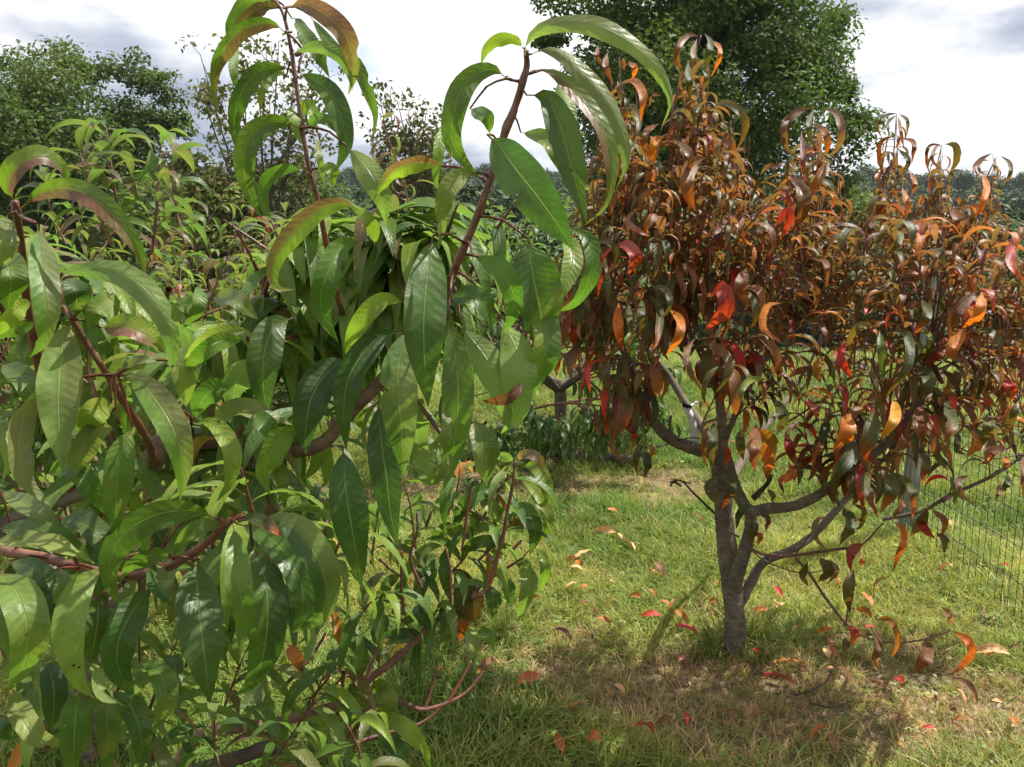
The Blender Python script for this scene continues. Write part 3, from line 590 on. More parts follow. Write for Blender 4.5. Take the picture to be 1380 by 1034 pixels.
H('M', [(150,928),(177,955),(191,1000),(188,1045)], 36, 'd', d=.56)
H('M', [(22,925),(27,962),(50,993),(90,1004)], 36, 'p', d=.55, roll=30)
H('M', [(60,888),(72,925),(72,992)], 38, 'v', d=.58)
H('M', [(128,890),(135,935),(172,953)], 20, 'p', d=.53, roll=45)
H('M', [(-10,965),(5,985),(28,993)], 24, 'd', d=.55)
H('M', [(388,868),(398,885),(408,906)], 22, 'X', d=.57)
H('M', [(328,692),(357,706),(382,724)], 20, 'L', d=.52)
# left middle
H('R5', [(240,110),(265,70),(330,55),(470,65),(580,130),(665,250),(700,370),(690,450),(640,505)], 120, 'y', d=.55, roll=20, col2='g', face='U')
H('R5', [(150,-130),(170,0),(180,120),(188,260),(165,360),(120,410)], 128, 'o', d=.54, roll=8, fold=.25, col2='g')
H('M', [(95,430),(86,462),(81,512),(80,562),(85,636)], 66, 'o', d=.55, roll=8, fold=.2, col2='p')
H('M', [(160,507),(187,513),(213,542),(233,576),(246,622),(243,674)], 48, 'o', d=.535, roll=18, col2='g')
H('M', [(60,530),(33,560),(26,605),(35,650),(68,682)], 36, 'o', d=.545, roll=30)
H('M', [(262,566),(290,573),(311,605),(310,645),(292,677)], 30, 'y', d=.55, roll=30)
H('M', [(136,442),(167,440),(200,453),(224,477)], 32, 'y', d=.57, col2='B')
H('M', [(160,498),(187,486),(222,484)], 14, 'o', d=.55)
H('M', [(152,396),(130,418),(122,444)], 32, 'g', d=.59)
H('M', [(100,372),(103,400),(103,424)], 36, 'd', d=.58)
H('M', [(178,575),(163,612),(157,655),(156,700),(152,726)], 46, 'g', d=.56, roll=15)
H('M', [(158,577),(127,583),(107,618),(117,660)], 38, 'o', d=.57)
H('M', [(150,543),(125,558),(109,588)], 40, 'y', d=.58)
H('M', [(404,577),(373,596),(356,638),(363,668)], 40, 'g', d=.57)
H('M', [(281,572),(320,551),(350,558),(395,573)], 34, 'p', d=.59)
H('M', [(338,556),(360,575),(378,597)], 32, 'g', d=.58)
H('M', [(342,483),(320,512),(310,554)], 40, 'p', d=.60)
H('M', [(310,518),(280,530),(260,563)], 38, 'g', d=.60)
H('M', [(337,445),(300,447),(267,466),(246,490)], 24, 'p', d=.57)
H('M', [(330,458),(293,461),(263,484),(247,507)], 28, 'g', d=.565)
H('M', [(285,402),(317,404),(348,430)], 28, 'o', d=.6)
H('M', [(262,407),(243,416),(236,437)], 26, 'g', d=.6)
H('M', [(267,383),(268,412),(246,444)], 20, 'g', d=.59)
H('M', [(232,486),(248,514),(251,548)], 34, 'p', d=.56)
H('M', [(44,407),(20,420),(-5,455)], 28, 'y', d=.56)
H('M', [(50,437),(22,444),(-3,458)], 20, 'g', d=.57)
H('M', [(20,272),(10,250),(25,223),(57,211),(83,226),(93,260)], 30, 'y', d=.58, col2='B')
H('M', [(27,282),(50,263),(83,254),(117,262),(150,288),(177,322),(190,347),(196,378)], 36, 'g', d=.55, roll=25, col2='B')
H('M', [(484,284),(463,274),(430,283),(397,312),(373,345),(366,375),(375,390),(398,390)], 34, 'y', d=.56, roll=28, col2='b')
H('M', [(598,224),(563,220),(530,232),(505,266)], 26, 'y', d=.60, col2='B')
H('M', [(468,198),(493,226),(516,267),(521,304)], 40, 'y', d=.62, face='U')
H('M', [(505,330),(500,300),(470,275)], 20, 'y', d=.6)
H('M', [(10,290),(2,330),(-6,370)], 40, 'p', d=.57); H('M', [(-5,330),(14,370),(10,420)], 46, 'g', d=.6)
H('M', [(-6,560),(10,600),(4,650)], 34, 'p', d=.56); H('M', [(0,490),(30,510),(60,570)], 36, 'g', d=.6)
H('M', [(60,640),(100,632),(150,700)], 34, 'g', d=.6); H('M', [(0,660),(50,690),(90,730)], 32, 'p', d=.6)
# low branch on the right (farther, smaller leaves)
K = dict(dr=(.85, 1.25))
for a in [([(1060,215),(1000,180),(925,200)],50,'y'),([(1050,230),(1015,280),(1020,380)],50,'y'),([(1085,215),(1110,175),(1180,185),(1225,250),(1230,290)],55,'b'),([(1110,240),(1180,240),(1230,310),(1252,400),(1250,465)],80,'y'),
 ([(1090,300),(1160,350),(1210,430),(1250,520),(1240,600),(1170,668)],66,'y'),([(1060,445),(1120,460),(1170,540),(1180,620),(1150,725)],84,'g'),([(1010,380),(900,370),(800,440),(760,520),(742,608)],86,'g'),([(975,570),(880,570),(780,620),(712,705)],62,'p'),
 ([(1040,700),(960,650),(870,650),(800,700),(778,775)],66,'g'),([(700,395),(770,430),(835,495)],70,'p'),([(880,410),(960,480),(1012,545)],80,'p'),([(930,395),(970,460),(960,560)],74,'y'),([(735,550),(660,590),(605,655)],60,'g'),
 ([(690,672),(600,680),(510,760),(462,870),(530,960)],60,'p'),([(655,715),(590,770),(550,900),(560,1040)],84,'d'),([(650,735),(610,830),(620,925)],60,'g'),([(690,680),(678,800),(698,900),(730,1000)],60,'d'),
 ([(725,785),(780,850),(795,950),(780,1110),(770,1200)],120,'L'),([(1050,750),(1120,780),(1150,860),(1130,960),(1080,1070)],92,'p'),([(975,845),(1030,900),(1055,1010)],70,'g'),([(1180,680),(1225,740),(1232,830),(1200,930)],58,'y'),
 ([(935,885),(950,960),(960,1075)],76,'g'),([(925,700),(932,780),(920,890)],44,'O'),([(850,885),(865,960),(858,1100)],64,'Y'),([(970,690),(972,755)],52,'p'),([(1025,562),(1080,545),(1135,575)],40,'n'),
 ([(445,840),(370,880),(345,990)],56,'g'),([(325,860),(270,880),(238,950),(262,1050)],66,'p'),([(482,710),(420,710),(408,775)],36,'Y'),([(480,860),(440,900),(420,1000)],50,'g'),([(560,600),(500,640),(470,700)],50,'p'),
 ([(720,1050),(680,1000),(620,1030)],40,'g'),([(800,560),(720,600),(650,580)],50,'y'),([(870,480),(850,540),(900,600)],60,'y')]: H('Q7', *a, **K)
for a in [([(445,235),(530,210),(600,260),(650,340),(692,405)],92,'g'),([(600,335),(632,390),(618,465)],84,'p'),([(535,420),(470,405),(380,440),(280,520),(235,600),(222,700),(268,785)],60,'d'),
 ([(590,475),(640,520),(700,510)],80,'y'),([(600,480),(625,570),(588,690)],120,'y'),([(675,585),(740,530),(775,600),(690,668)],96,'y'),([(-10,545),(80,570),(175,645)],100,'p'),([(-10,670),(60,655),(105,705)],72,'p'),
 ([(130,480),(195,500),(242,575)],52,'p'),([(245,640),(330,640),(375,610)],44,'p'),([(350,640),(400,700),(442,810)],96,'p'),([(430,610),(480,640),(505,710)],90,'g'),([(330,680),(370,760),(430,875)],80,'p'),
 ([(680,680),(790,688),(900,760),(980,860),(1015,960)],90,'y'),([(610,755),(690,722),(765,785)],80,'p'),([(700,790),(790,812),(860,880),(885,960)],90,'d'),([(585,760),(530,820),(478,960)],130,'o'),([(590,870),(630,920),(700,970)],110,'g'),
 ([(740,235),(900,218),(1012,252)],56,'d'),([(740,275),(900,250),(1000,262),(1072,315)],44,'p'),([(785,118),(740,180),(718,285)],84,'d'),([(742,80),(712,110),(703,185)],40,'p'),([(800,100),(850,75),(888,132)],50,'b'),
 ([(945,125),(880,150),(850,205)],42,'p'),([(1270,180),(1330,230),(1368,315)],52,'g'),([(1350,350),(1310,390),(1268,440)],46,'q'),([(1090,60),(1110,180),(1085,290)],84,'g'),([(215,330),(205,400),(200,465)],36,'y'),
 ([(940,60),(960,130),(1020,180)],70,'d'),([(1250,180),(1240,260),(1290,330)],70,'y'),([(280,780),(260,850),(200,900)],80,'p'),([(800,830),(860,900),(900,980)],60,'y'),([(120,700),(200,740),(230,820)],90,'g'),([(0,780),(60,730),(110,760)],70,'d')]: H('Q8', *a, dr=(.75, 1.25))

# woody parts; nz(px,py,d) -> point
bag = Bag(); tube(bag, [(-.98,.86,-.15),(-.97,.9,.3),(-.93,.98,.6),P(-150,905,.98)], [.062,.05,.046,.04], 12, 24, lump=.05); bag.build('trunk', M_BARK, rootA)
def br(l, rad, mat, name='branch', root=rootA, lump=.03, sides=8):
    if mat is M_RSTEM: lump = .085
    b = Bag(); pts = px3(l); c = tube(b, pts, rad, sides, len(pts)*6, lump=lump); b.build(name, mat, root); return c
br([(-150,905,.98),(-60,770,.9),(40,690,.82),(100,665,.8),(160,648,.79),(200,622,.78),(214,590,.78)], [.03,.022,.015,.0105,.009,.0075], M_BARK)
br([(205,632,.785),(215,612,.775),(217,594,.77)], [.0075,.008,.006], M_TAN)
br([(150,655,.8),(230,605,.82),(290,596,.84),(340,606,.84),(372,608,.84),(430,600,.82),(480,548,.80),(520,508,.78),(570,450,.72),(603,395,.62)], [.0105,.0085,.0075,.007,.0065,.006,.0052,.0042], M_TAN)
br([(225,600,.83),(280,612,.85),(340,622,.86)], [.006,.006,.004], M_TAN)
br([(-40,725,.72),(0,741,.66),(60,752,.63),(120,768,.61),(170,778,.60),(205,772,.59),(235,760,.575),(262,744,.565),(290,722,.56),(312,702,.55)], [.006,.0045,.0038,.0032,.0028,.002], M_BSTEM)
br([(170,776,.598),(205,772,.59),(235,760,.573),(262,744,.563),(290,722,.558),(311,701,.548)], [.0036,.0036,.0032,.0028,.0022], M_RSTEM, 'shoot')
br([(205,632,.775),(203,606,.70),(190,578,.66),(165,540,.63),(145,506,.61),(120,468,.60),(98,432,.59),(84,410,.58),(80,388,.575)], [.0048,.0038,.0033,.0028,.0023,.0018], M_RSTEM, 'shoot')
br([(100,665,.8),(70,560,.74),(40,430,.66),(30,340,.61),(22,284,.585),(20,272,.58)], [.007,.005,.004,.003,.0026], M_RSTEM, 'shoot')
br([(470,450,.8),(455,400,.72),(440,330,.69),(427,265,.67),(416,225,.665),(407,172,.66),(399,112,.66),(393,72,.66),(386,35,.655),(378,10,.655),(366,0,.655)], [.003,.0028,.0026,.0023,.002,.0018,.0016,.0012], M_RSTEM, 'shoot')
br([(603,395,.62),(615,358,.60),(640,300,.59),(660,244,.585),(680,180,.58),(694,145,.58),(704,112,.575),(710,88,.575),(709,68,.57)], [.0031,.003,.0028,.0027,.0027,.003,.0026,.002], M_RSTEM, 'shoot')
for s in [([(255,760,.564),(268,752,.545)]),([(312,702,.55),(316,700,.53)]),([(290,722,.558),(300,705,.56),(293,698,.55)]),([(320,702,.55),(345,697,.555)]),([(240,757,.574),(226,747,.566)]),([(80,388,.575),(79,378,.56),(84,368,.55)]),([(84,410,.58),(95,430,.555)]),([(22,284,.585),(30,292,.56),(46,300,.545)]),([(145,506,.61),(158,504,.545)]),
          ([(393,43,.655),(385,43,.65)]),([(403,172,.66),(418,172,.635)]),([(711,100,.575),(722,97,.575)]),([(700,110,.577),(683,106,.575)]),([(400,75,.66),(409,69,.645)])]: br(s, [.0013,.0011], M_RSTEM, 'petiole', sides=5)
# lower twigs
Tq8 = lambda l, d: [(330+a/4.06, 800+b/4.06, d+k*.012) for k, (a, b) in enumerate(l)]
br([(200,1100,1.3),(260,1000,1.25)]+Tq8([(-80,740),(200,700),(500,610),(580,550),(660,480)], 1.15), [.012,.010,.009,.0075,.006], M_TAN)
br(Tq8([(660,480),(800,380),(900,290),(960,240),(1050,150),(1130,90),(1250,0),(1310,-60)], 1.16)+[(705,752,1.2)], [.006, .005, .0044, .0036, .0025, .0018], M_BSTEM)
br(Tq8([(500,665),(640,635),(760,608),(870,600),(960,635),(1080,610),(1200,550),(1290,450),(1362,345)], 1.2), [.0045,.004,.0035,.0025,.0018], M_BSTEM)
br(Tq8([(590,825),(680,795),(780,765),(920,728),(1010,680),(1100,600),(1140,560)], 1.25), [.004,.0035,.0022,.002], M_RSTEM, 'shoot')
for l in [[(985,622),(1020,520),(1052,392)],[(1115,590),(1180,480),(1238,370)],[(205,518),(270,450),(330,385),(400,290),(442,218)],[(660,470),(700,370),(732,285)],[(540,430),(530,520),(498,605)],[(585,750),(590,700)],[(270,785),(320,720)],[(640,715),(590,755),(480,860),(350,930)]]: br(Tq8(l, 1.12), [.003,.0026,.0018], M_RSTEM, 'shoot', sides=6)
br([(200,1060,1.2)]+Tq8([(-10,890),(90,850),(160,848)], 1.05), [.012,.010,.009], M_DBARK)
br(Tq8([(160,848),(215,820)], 1.09), [.003,.0022], M_RSTEM, 'shoot', sides=6)
br(Tq8([(360,618),(430,560),(535,458)], 1.15), [.0022,.0018], M_BSTEM, sides=6)
Tq7 = lambda l, d: [(430+a/4.056, 570+b/4.056, d) for a, b in l]
br([(640,800,1.2)]+Tq7([(850,960),(930,880),(1000,640),(1030,480),(1060,330),(1068,235),(1080,210)], 1.1), [.004,.0034,.003,.0026,.002], M_RSTEM, 'shoot')
for l in [[(560,900),(500,740),(535,600),(535,490)],[(330,740),(380,790),(440,840)],[(460,1030),(450,900),(450,700)],[(585,570),(615,480)],[(830,350),(800,560),(780,700)],[(720,980),(715,800),(690,680)],[(1060,690),(1110,640)],[(-40,120),(60,130),(120,95)]]: br(Tq7(l, 1.1), [.0028,.0022,.0016], M_RSTEM, 'shoot', sides=6)

# generated shoots that fill the crown behind the leaves traced above
PALA = {'g': 5, 'y': 4.4, 'p': 1.5, 'o': 1.3, 'd': 1.6, 'b': .8, 'L': .08, 'O': .06}
top_env = lambda x: np.interp(x, [-200, 0, 110, 190, 230, 345, 365, 400, 480, 560, 640, 700, 760], [255, 290, 355, 385, 430, 440, 330, 270, 262, 262, 262, 300, 400])
def okA(c, V):
    px, py, d = proj(c); q = proj(V.min(0)); 
    u_, v_, dd = proj(V[np.argmax(V[:, 2])]); e_, f_, _ = proj(V[-1]); e2, f2, _ = proj(V[0])
    if d < .5: return False
    m_ = max(px, e_, e2, u_)
    if v_ < top_env(u_)-5: return False
    lim = np.interp(max(py, f_), [0, 300, 420, 560, 600, 640, 700], [745, 770, 745, 735, 665, 640, 560])
    if d < .95 and m_ > lim: return False
    if f_ > 870 and px > 420: return False
    return px < 760
sb = Twigs(); g = np.random.default_rng(5)
def shpx(a, b, nl, LL=.115, pal=PALA, bend=(1.5, 2.5), r=.0028, lv=LA, okf=okA, **k): return shoot(lv, sb, P(*a), P(*b), g, nl, LL, pal, bend, .06, r, nv=12, nu=4, ok=okf, wr=.175, **k)
for i in range(84):
    px = g.uniform(-60, 640); py = g.uniform(380, 860); d = g.uniform(.72, 1.25)
    if px > 420 and py > 620: continue
    ln = g.uniform(90, 190)/d*.8; shpx((px, py, d), (px+g.normal()*70, max(py-ln, top_env(px)+5), d+g.uniform(-.15, .12)), 13, LL=.112)
for i in range(22):                                             # upper middle, thin leaves with sunlit yellow put into their palette
    px = g.uniform(330, 560); shpx((px, g.uniform(420, 480), .85), (px+g.normal()*50, g.uniform(275, 330), .8), 11, pal={'y': 5, 'g': 2.5, 'p': .6, 'o': 1.2, 'b': .6})
for a in [((560,860,1.25),(600,800,1.2)),((650,700,1.25),(690,640,1.2)),((600,700,1.2),(620,630,1.2)),((500,760,1.2),(510,690,1.2)),((60,960,.9),(20,880,.9)),((200,960,1.),(240,860,1.)),((300,1040,.95),(290,960,.95)),((420,940,1.2),(470,860,1.2)),((130,1020,.85),(120,930,.85)),((330,800,1.2),(360,700,1.15)),((250,900,1.1),(290,820,1.1)),((150,960,1.),(160,860,1.)),((380,860,1.3),(400,790,1.3)),((100,860,1.),(80,760,.95)),((560,740,1.15),(540,640,1.15)),((470,860,1.2),(520,800,1.1)),((600,780,1.2),(640,700,1.2)),((640,760,1.2),(700,690,1.2)),((300,960,1.1),(330,880,1.1)),((400,980,1.1),(440,900,1.1)),((250,1010,1.),(240,930,1.)),((60,1010,.8),(70,900,.8)),((340,1060,.95),(400,980,.95)),((480,1080,.95),(470,980,.95)),((200,1060,.9),(210,960,.85))]:
    shpx(*a, 9, LL=.10, okf=lambda c, V: not (proj(c)[0] > 735), r=.002)
tb_ = sb.build('twig', M_RSTEM, rootA); LA.build(rootA)

# ================================================================== other green / olive peach trees
def peach(name, label, x, y, top, rad, nsh, nl, LL, pal, seed, bend=(1.7, 2.8), bark=M_BARK, low=.55, stem=M_BSTEM, extra=None, nv=8, mat=M_GREEN, ok=None, trunk_r=.05):
    g = np.random.default_rng(seed); z0 = float(gz(x, y)); root = empty(name, (x, y, z0), label=label, cat='tree', group='peach trees in the orchard'); lv = Leaves(mat)
    b = Bag(); tube(b, [(x, y, -.1), (x+.02, y, .25), (x, y+.02, .5)], [trunk_r*1.25, trunk_r, trunk_r*.95], 10, 12, lump=.06); b.build('trunk', bark, root)
    tips = []; 
    for i in range(6):
        a = i*1.047+g.uniform(-.3, .3); e = np.array([x+math.cos(a)*rad*.72, y+math.sin(a)*rad*.72, top*g.uniform(.5, .68)]); md = np.array([x+math.cos(a)*rad*.33, y+math.sin(a)*rad*.33, .62*(top*.5)+.12])
        b = Bag(); c = tube(b, [(x, y, .42), md, e], [trunk_r*.6, trunk_r*.42, trunk_r*.2], 7, 16, lump=.05); b.build('branch', bark, root); tips.append(c)
    sb = Twigs()
    for i in range(nsh):
        c = tips[g.integers(0, 6)]; s = c[g.integers(4, 16)]; rr = rad*math.sqrt(g.random())*1.02; a = math.atan2(s[1]-y, s[0]-x)+g.normal()*.5
        e = np.array([x+math.cos(a)*rr, y+math.sin(a)*rr, 0]); hfrac = math.sqrt(max(1-(rr/rad/1.15)**2, 0)); e[2] = low+(top*(.72+.28*hfrac)-low)*g.random()**.45
        if e[2] < s[2]-.25: s = c[g.integers(2, 7)]
        ln = np.linalg.norm(e-s); u_ = min(.5/ln, 1) if ln > .5 else 1; m2 = e+(s-e)*u_
        if ln > .5: tube(sb, [s, (s+m2)/2+g.normal(size=3)*.04, m2], [.008, .006, .0045], 5, 6)
        shoot(lv, sb, m2, e, g, nl, LL, pal, bend, .06, .0035, nv=nv, nu=2, ok=ok, spread=.7)
    if extra: extra(lv, sb, g)
    sb.build('twig', stem, root); lv.build(root); return root
PALB = {'g': .8, 'o': 1.5, 'w': 6, 'd': 2.5, 'b': 3, 'k': 1.6, 'l': 3, 'm': .8, 'L': .5, 'r': .3, 'O': .25, 'p': 1}
def exB(lv, sb, g):
    for a, b, nl in [((165,330,2.05),(143,172,2.0),22),((205,340,2.0),(217,186,1.95),16),((150,330,1.9),(108,206,1.85),14),((90,330,2.3),(60,235,2.3),12),((250,330,2.2),(232,200,2.2),11)]:
        shoot(lv, sb, P(*a), P(*b), g, nl, .145, {'o': 2, 'w': 5, 'g': 1.5, 'd': 2.5, 'b': 2.5, 'l': 2}, (1.7, 2.5), .04, .004, nv=12, nu=4, ok=None, wr=.23, spread=.7)
peach('peach_tree', 'olive green peach tree with drooping leaves behind the nearest one at left', *P(85,700,2.45)[:2], 1.76, .98, 98, 15, .15, PALB, 41, extra=exB)
def exE(lv, sb, g):
    pr = {'m': 3, 'k': 3, 'n': 2, 'b': 2, 'l': 2}
    shoot(lv, sb, P(560,330,2.7), P(512,158,2.7), g, 18, .13, pr, (3.0, 4.6), .05, .004, nv=12, nu=2, wr=.15)
    for a in [(560,300),(600,330),(545,330)]: lv.add(droop_leaf(P(a[0], a[1]-55, 2.6), (.3, 0, .1), .12, .03, 1.6, 'n', g, 10, 2))
peach('peach_tree', 'farther small leaved peach tree with a few orange leaves, left of centre', *P(345,500,4.2)[:2], 1.82, 1.2, 112, 14, .14, {'o': 1.2, 'w': 6, 'g': .8, 'd': 2.5, 'b': 2, 'k': 1.6, 'l': 3, 'L': .5, 'O': .35, 'r': .15}, 42, extra=exE, bend=(1.8, 3.0))
PT = P(770, 540, 6.6)
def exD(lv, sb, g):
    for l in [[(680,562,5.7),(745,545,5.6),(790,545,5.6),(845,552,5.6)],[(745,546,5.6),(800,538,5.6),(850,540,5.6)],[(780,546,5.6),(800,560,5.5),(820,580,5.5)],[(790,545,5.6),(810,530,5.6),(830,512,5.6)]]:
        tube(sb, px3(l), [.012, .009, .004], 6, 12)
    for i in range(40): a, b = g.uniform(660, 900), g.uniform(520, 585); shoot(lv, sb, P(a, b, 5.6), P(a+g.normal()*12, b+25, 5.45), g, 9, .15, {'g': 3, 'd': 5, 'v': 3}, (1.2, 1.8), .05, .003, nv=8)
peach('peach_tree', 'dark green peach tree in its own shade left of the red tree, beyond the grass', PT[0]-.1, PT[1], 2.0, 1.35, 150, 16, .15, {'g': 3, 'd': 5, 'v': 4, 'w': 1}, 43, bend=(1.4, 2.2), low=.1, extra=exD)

# ================================================================== the red autumn peach tree
LR_ = Leaves(M_RED); g = np.random.default_rng(23)
D0 = float(proj(TR)[2]); rootC = empty('peach_tree', tuple(TR), label='autumn coloured peach tree with curled red, orange and olive leaves on the right', cat='tree', group='peach trees in the orchard')
def brC(l, rad, mat=M_BARK, name='branch', lump=.05, sides=10):
    b = Bag(); pts = px3(l); c = tube(b, pts, rad, sides, len(pts)*7, lump=lump); b.build(name, mat, rootC); return c
D = D0
b = Bag(); tube(b, [TR-np.array([0, 0, .12]), TR+np.array([0, 0, .02])]+px3([(991,845,D),(988,805,D),(984,770,D),(979,730,D),(975,690,D),(970,655,D-.02),(966,625,D-.04)]), [.062,.048,.041,.039,.0395,.040,.038,.034,.028,.024], 16, 60, lump=.035); b.build('trunk', M_BARK, rootC)
LB = []
LB.append(brC([(988,800,D),(994,772,D-.06),(1003,745,D-.09),(1012,705,D-.12),(1008,684,D-.14)], [.030,.027,.0235,.021]))
LB.append(brC([(1008,690,D-.14),(992,660,D-.16),(983,630,D-.2),(974,600,D-.24),(972,560,D-.26),(965,520,D-.3),(940,465,D-.35),(915,420,D-.4)], [.024,.021,.019,.017,.015,.012,.009]))
LB.append(brC([(1008,690,D-.14),(1040,685,D-.2),(1070,682,D-.25),(1105,666,D-.3),(1140,640,D-.33),(1180,610,D-.36),(1215,578,D-.4),(1240,540,D-.42),(1252,500,D-.42),(1262,440,D-.4)], [.022,.0185,.017,.016,.015,.012,.008]))
LB.append(brC([(972,640,D),(962,612,D-.05),(940,606,D-.1),(905,592,D-.16),(878,565,D-.2),(862,535,D-.22),(853,500,D-.25),(838,468,D-.28),(820,420,D-.3)], [.03,.026,.024,.021,.019,.016,.011,.006]))
LB.append(brC([(866,545,D-.21),(874,520,D-.22),(878,492,D-.22)], [.013,.012,.012], M_DBARK))
LB.append(brC([(968,640,D+.05),(955,590,D+.25),(925,545,D+.4),(900,505,D+.5),(850,440,D+.6)], [.026,.021,.018,.013,.006]))
LB.append(brC([(990,822,D),(1002,806,D+.03),(1012,785,D+.06),(1030,757,D+.1),(1065,742,D+.12),(1095,722,D+.15),(1125,690,D+.18),(1160,650,D+.2),(1210,600,D+.2)], [.02,.02,.0175,.0155,.015,.013,.010,.007]))
LB.append(brC([(1190,700,D+.25),(1240,690,D+.2),(1280,668,D+.1),(1340,640,D),(1400,600,D)], [.009,.008,.007,.004]))
LB.append(brC([(1205,600,D-.35),(1262,570,D-.35),(1320,510,D-.3),(1390,440,D-.3)], [.009,.008,.006,.003]))
LB.append(brC([(978,680,D),(990,640,D+.2),(1020,590,D+.45),(1060,540,D+.7),(1100,470,D+.9)], [.024,.018,.014,.010,.005]))
LB.append(brC([(974,600,D-.24),(1000,540,D-.2),(1040,470,D-.15),(1060,420,D-.1)], [.013,.010,.008,.005]))
LB.append(brC([(1015,672,D-.15),(1034,652,D-.18),(1040,640,D-.18)], [.012,.009,.007], M_DBARK))
for l, r, mt in [([(963,692,D-.1),(935,665,D-.14),(918,648,D-.16),(903,650,D-.18)], [.005,.004,.003], M_DBARK),([(918,655,D-.16),(908,650,D-.17),(903,655,D-.17)],[.004,.005,.003], M_DBARK),([(930,652,D-.15),(918,648,D-.17),(903,645,D-.2)],[.003,.002], M_DBARK),
  ([(962,690,D-.1),(975,712,D-.14),(996,724,D-.16)],[.004,.004], M_BSTEM),([(1005,733,D-.1),(1022,745,D-.14),(1048,750,D-.2),(1075,748,D-.25),(1130,740,D-.3),(1160,735,D-.3),(1190,705,D-.3)],[.006,.006,.005,.003], M_BSTEM),
  ([(1010,740,D-.1),(1035,758,D-.15),(1080,772,D-.2),(1130,765,D-.3)],[.003,.002], M_BSTEM),([(1070,750,D-.25),(1092,720,D-.28)],[.003,.002], M_DBARK),([(1072,752,D-.25),(1090,772,D-.3),(1112,805,D-.33),(1140,842,D-.36)],[.0055,.005,.0042], M_BSTEM),
  ([(1140,842,D-.36),(1165,858,D-.37),(1200,866,D-.4),(1240,863,D-.42),(1268,855,D-.42),(1282,849,D-.42)],[.0042,.0034,.0024], M_BSTEM),([(1140,842,D-.36),(1144,812,D-.36),(1148,790,D-.37)],[.003,.002], M_BSTEM),([(900,590,D-.18),(905,560,D-.2)],[.004,.003], M_DBARK),
  ([(905,596,D-.16),(935,590,D-.2),(970,596,D-.22)],[.003,.002], M_DBARK),([(870,604,D-.3),(905,598,D-.2)],[.003,.003], M_DBARK),([(978,760,D-.2),(968,790,D-.2)],[.002,.001], M_DBARK),
  ([(745,465,D-.5),(790,510,D-.45),(830,545,D-.4),(870,578,D-.3)],[.0035,.0045,.005], M_TAN),([(1060,570,D-.4),(1100,545,D-.4),(1150,515,D-.4)],[.004,.003], M_BSTEM),([(1285,600,D-.2),(1330,618,D-.2),(1380,612,D-.2)],[.003,.002], M_BSTEM)]:
    brC(l, r, mt, 'twig', .02, 6)
WS = .72
HC = lambda t, l, w, c, **k: hero(LR_, t, l, w, c, LR=.125, dr=k.pop('dr', (2.35, 2.95)), nv=14, nu=4, bow=.05, rip=.09, fold=k.pop('fold', .45), roll=k.pop('roll', 20), **k)
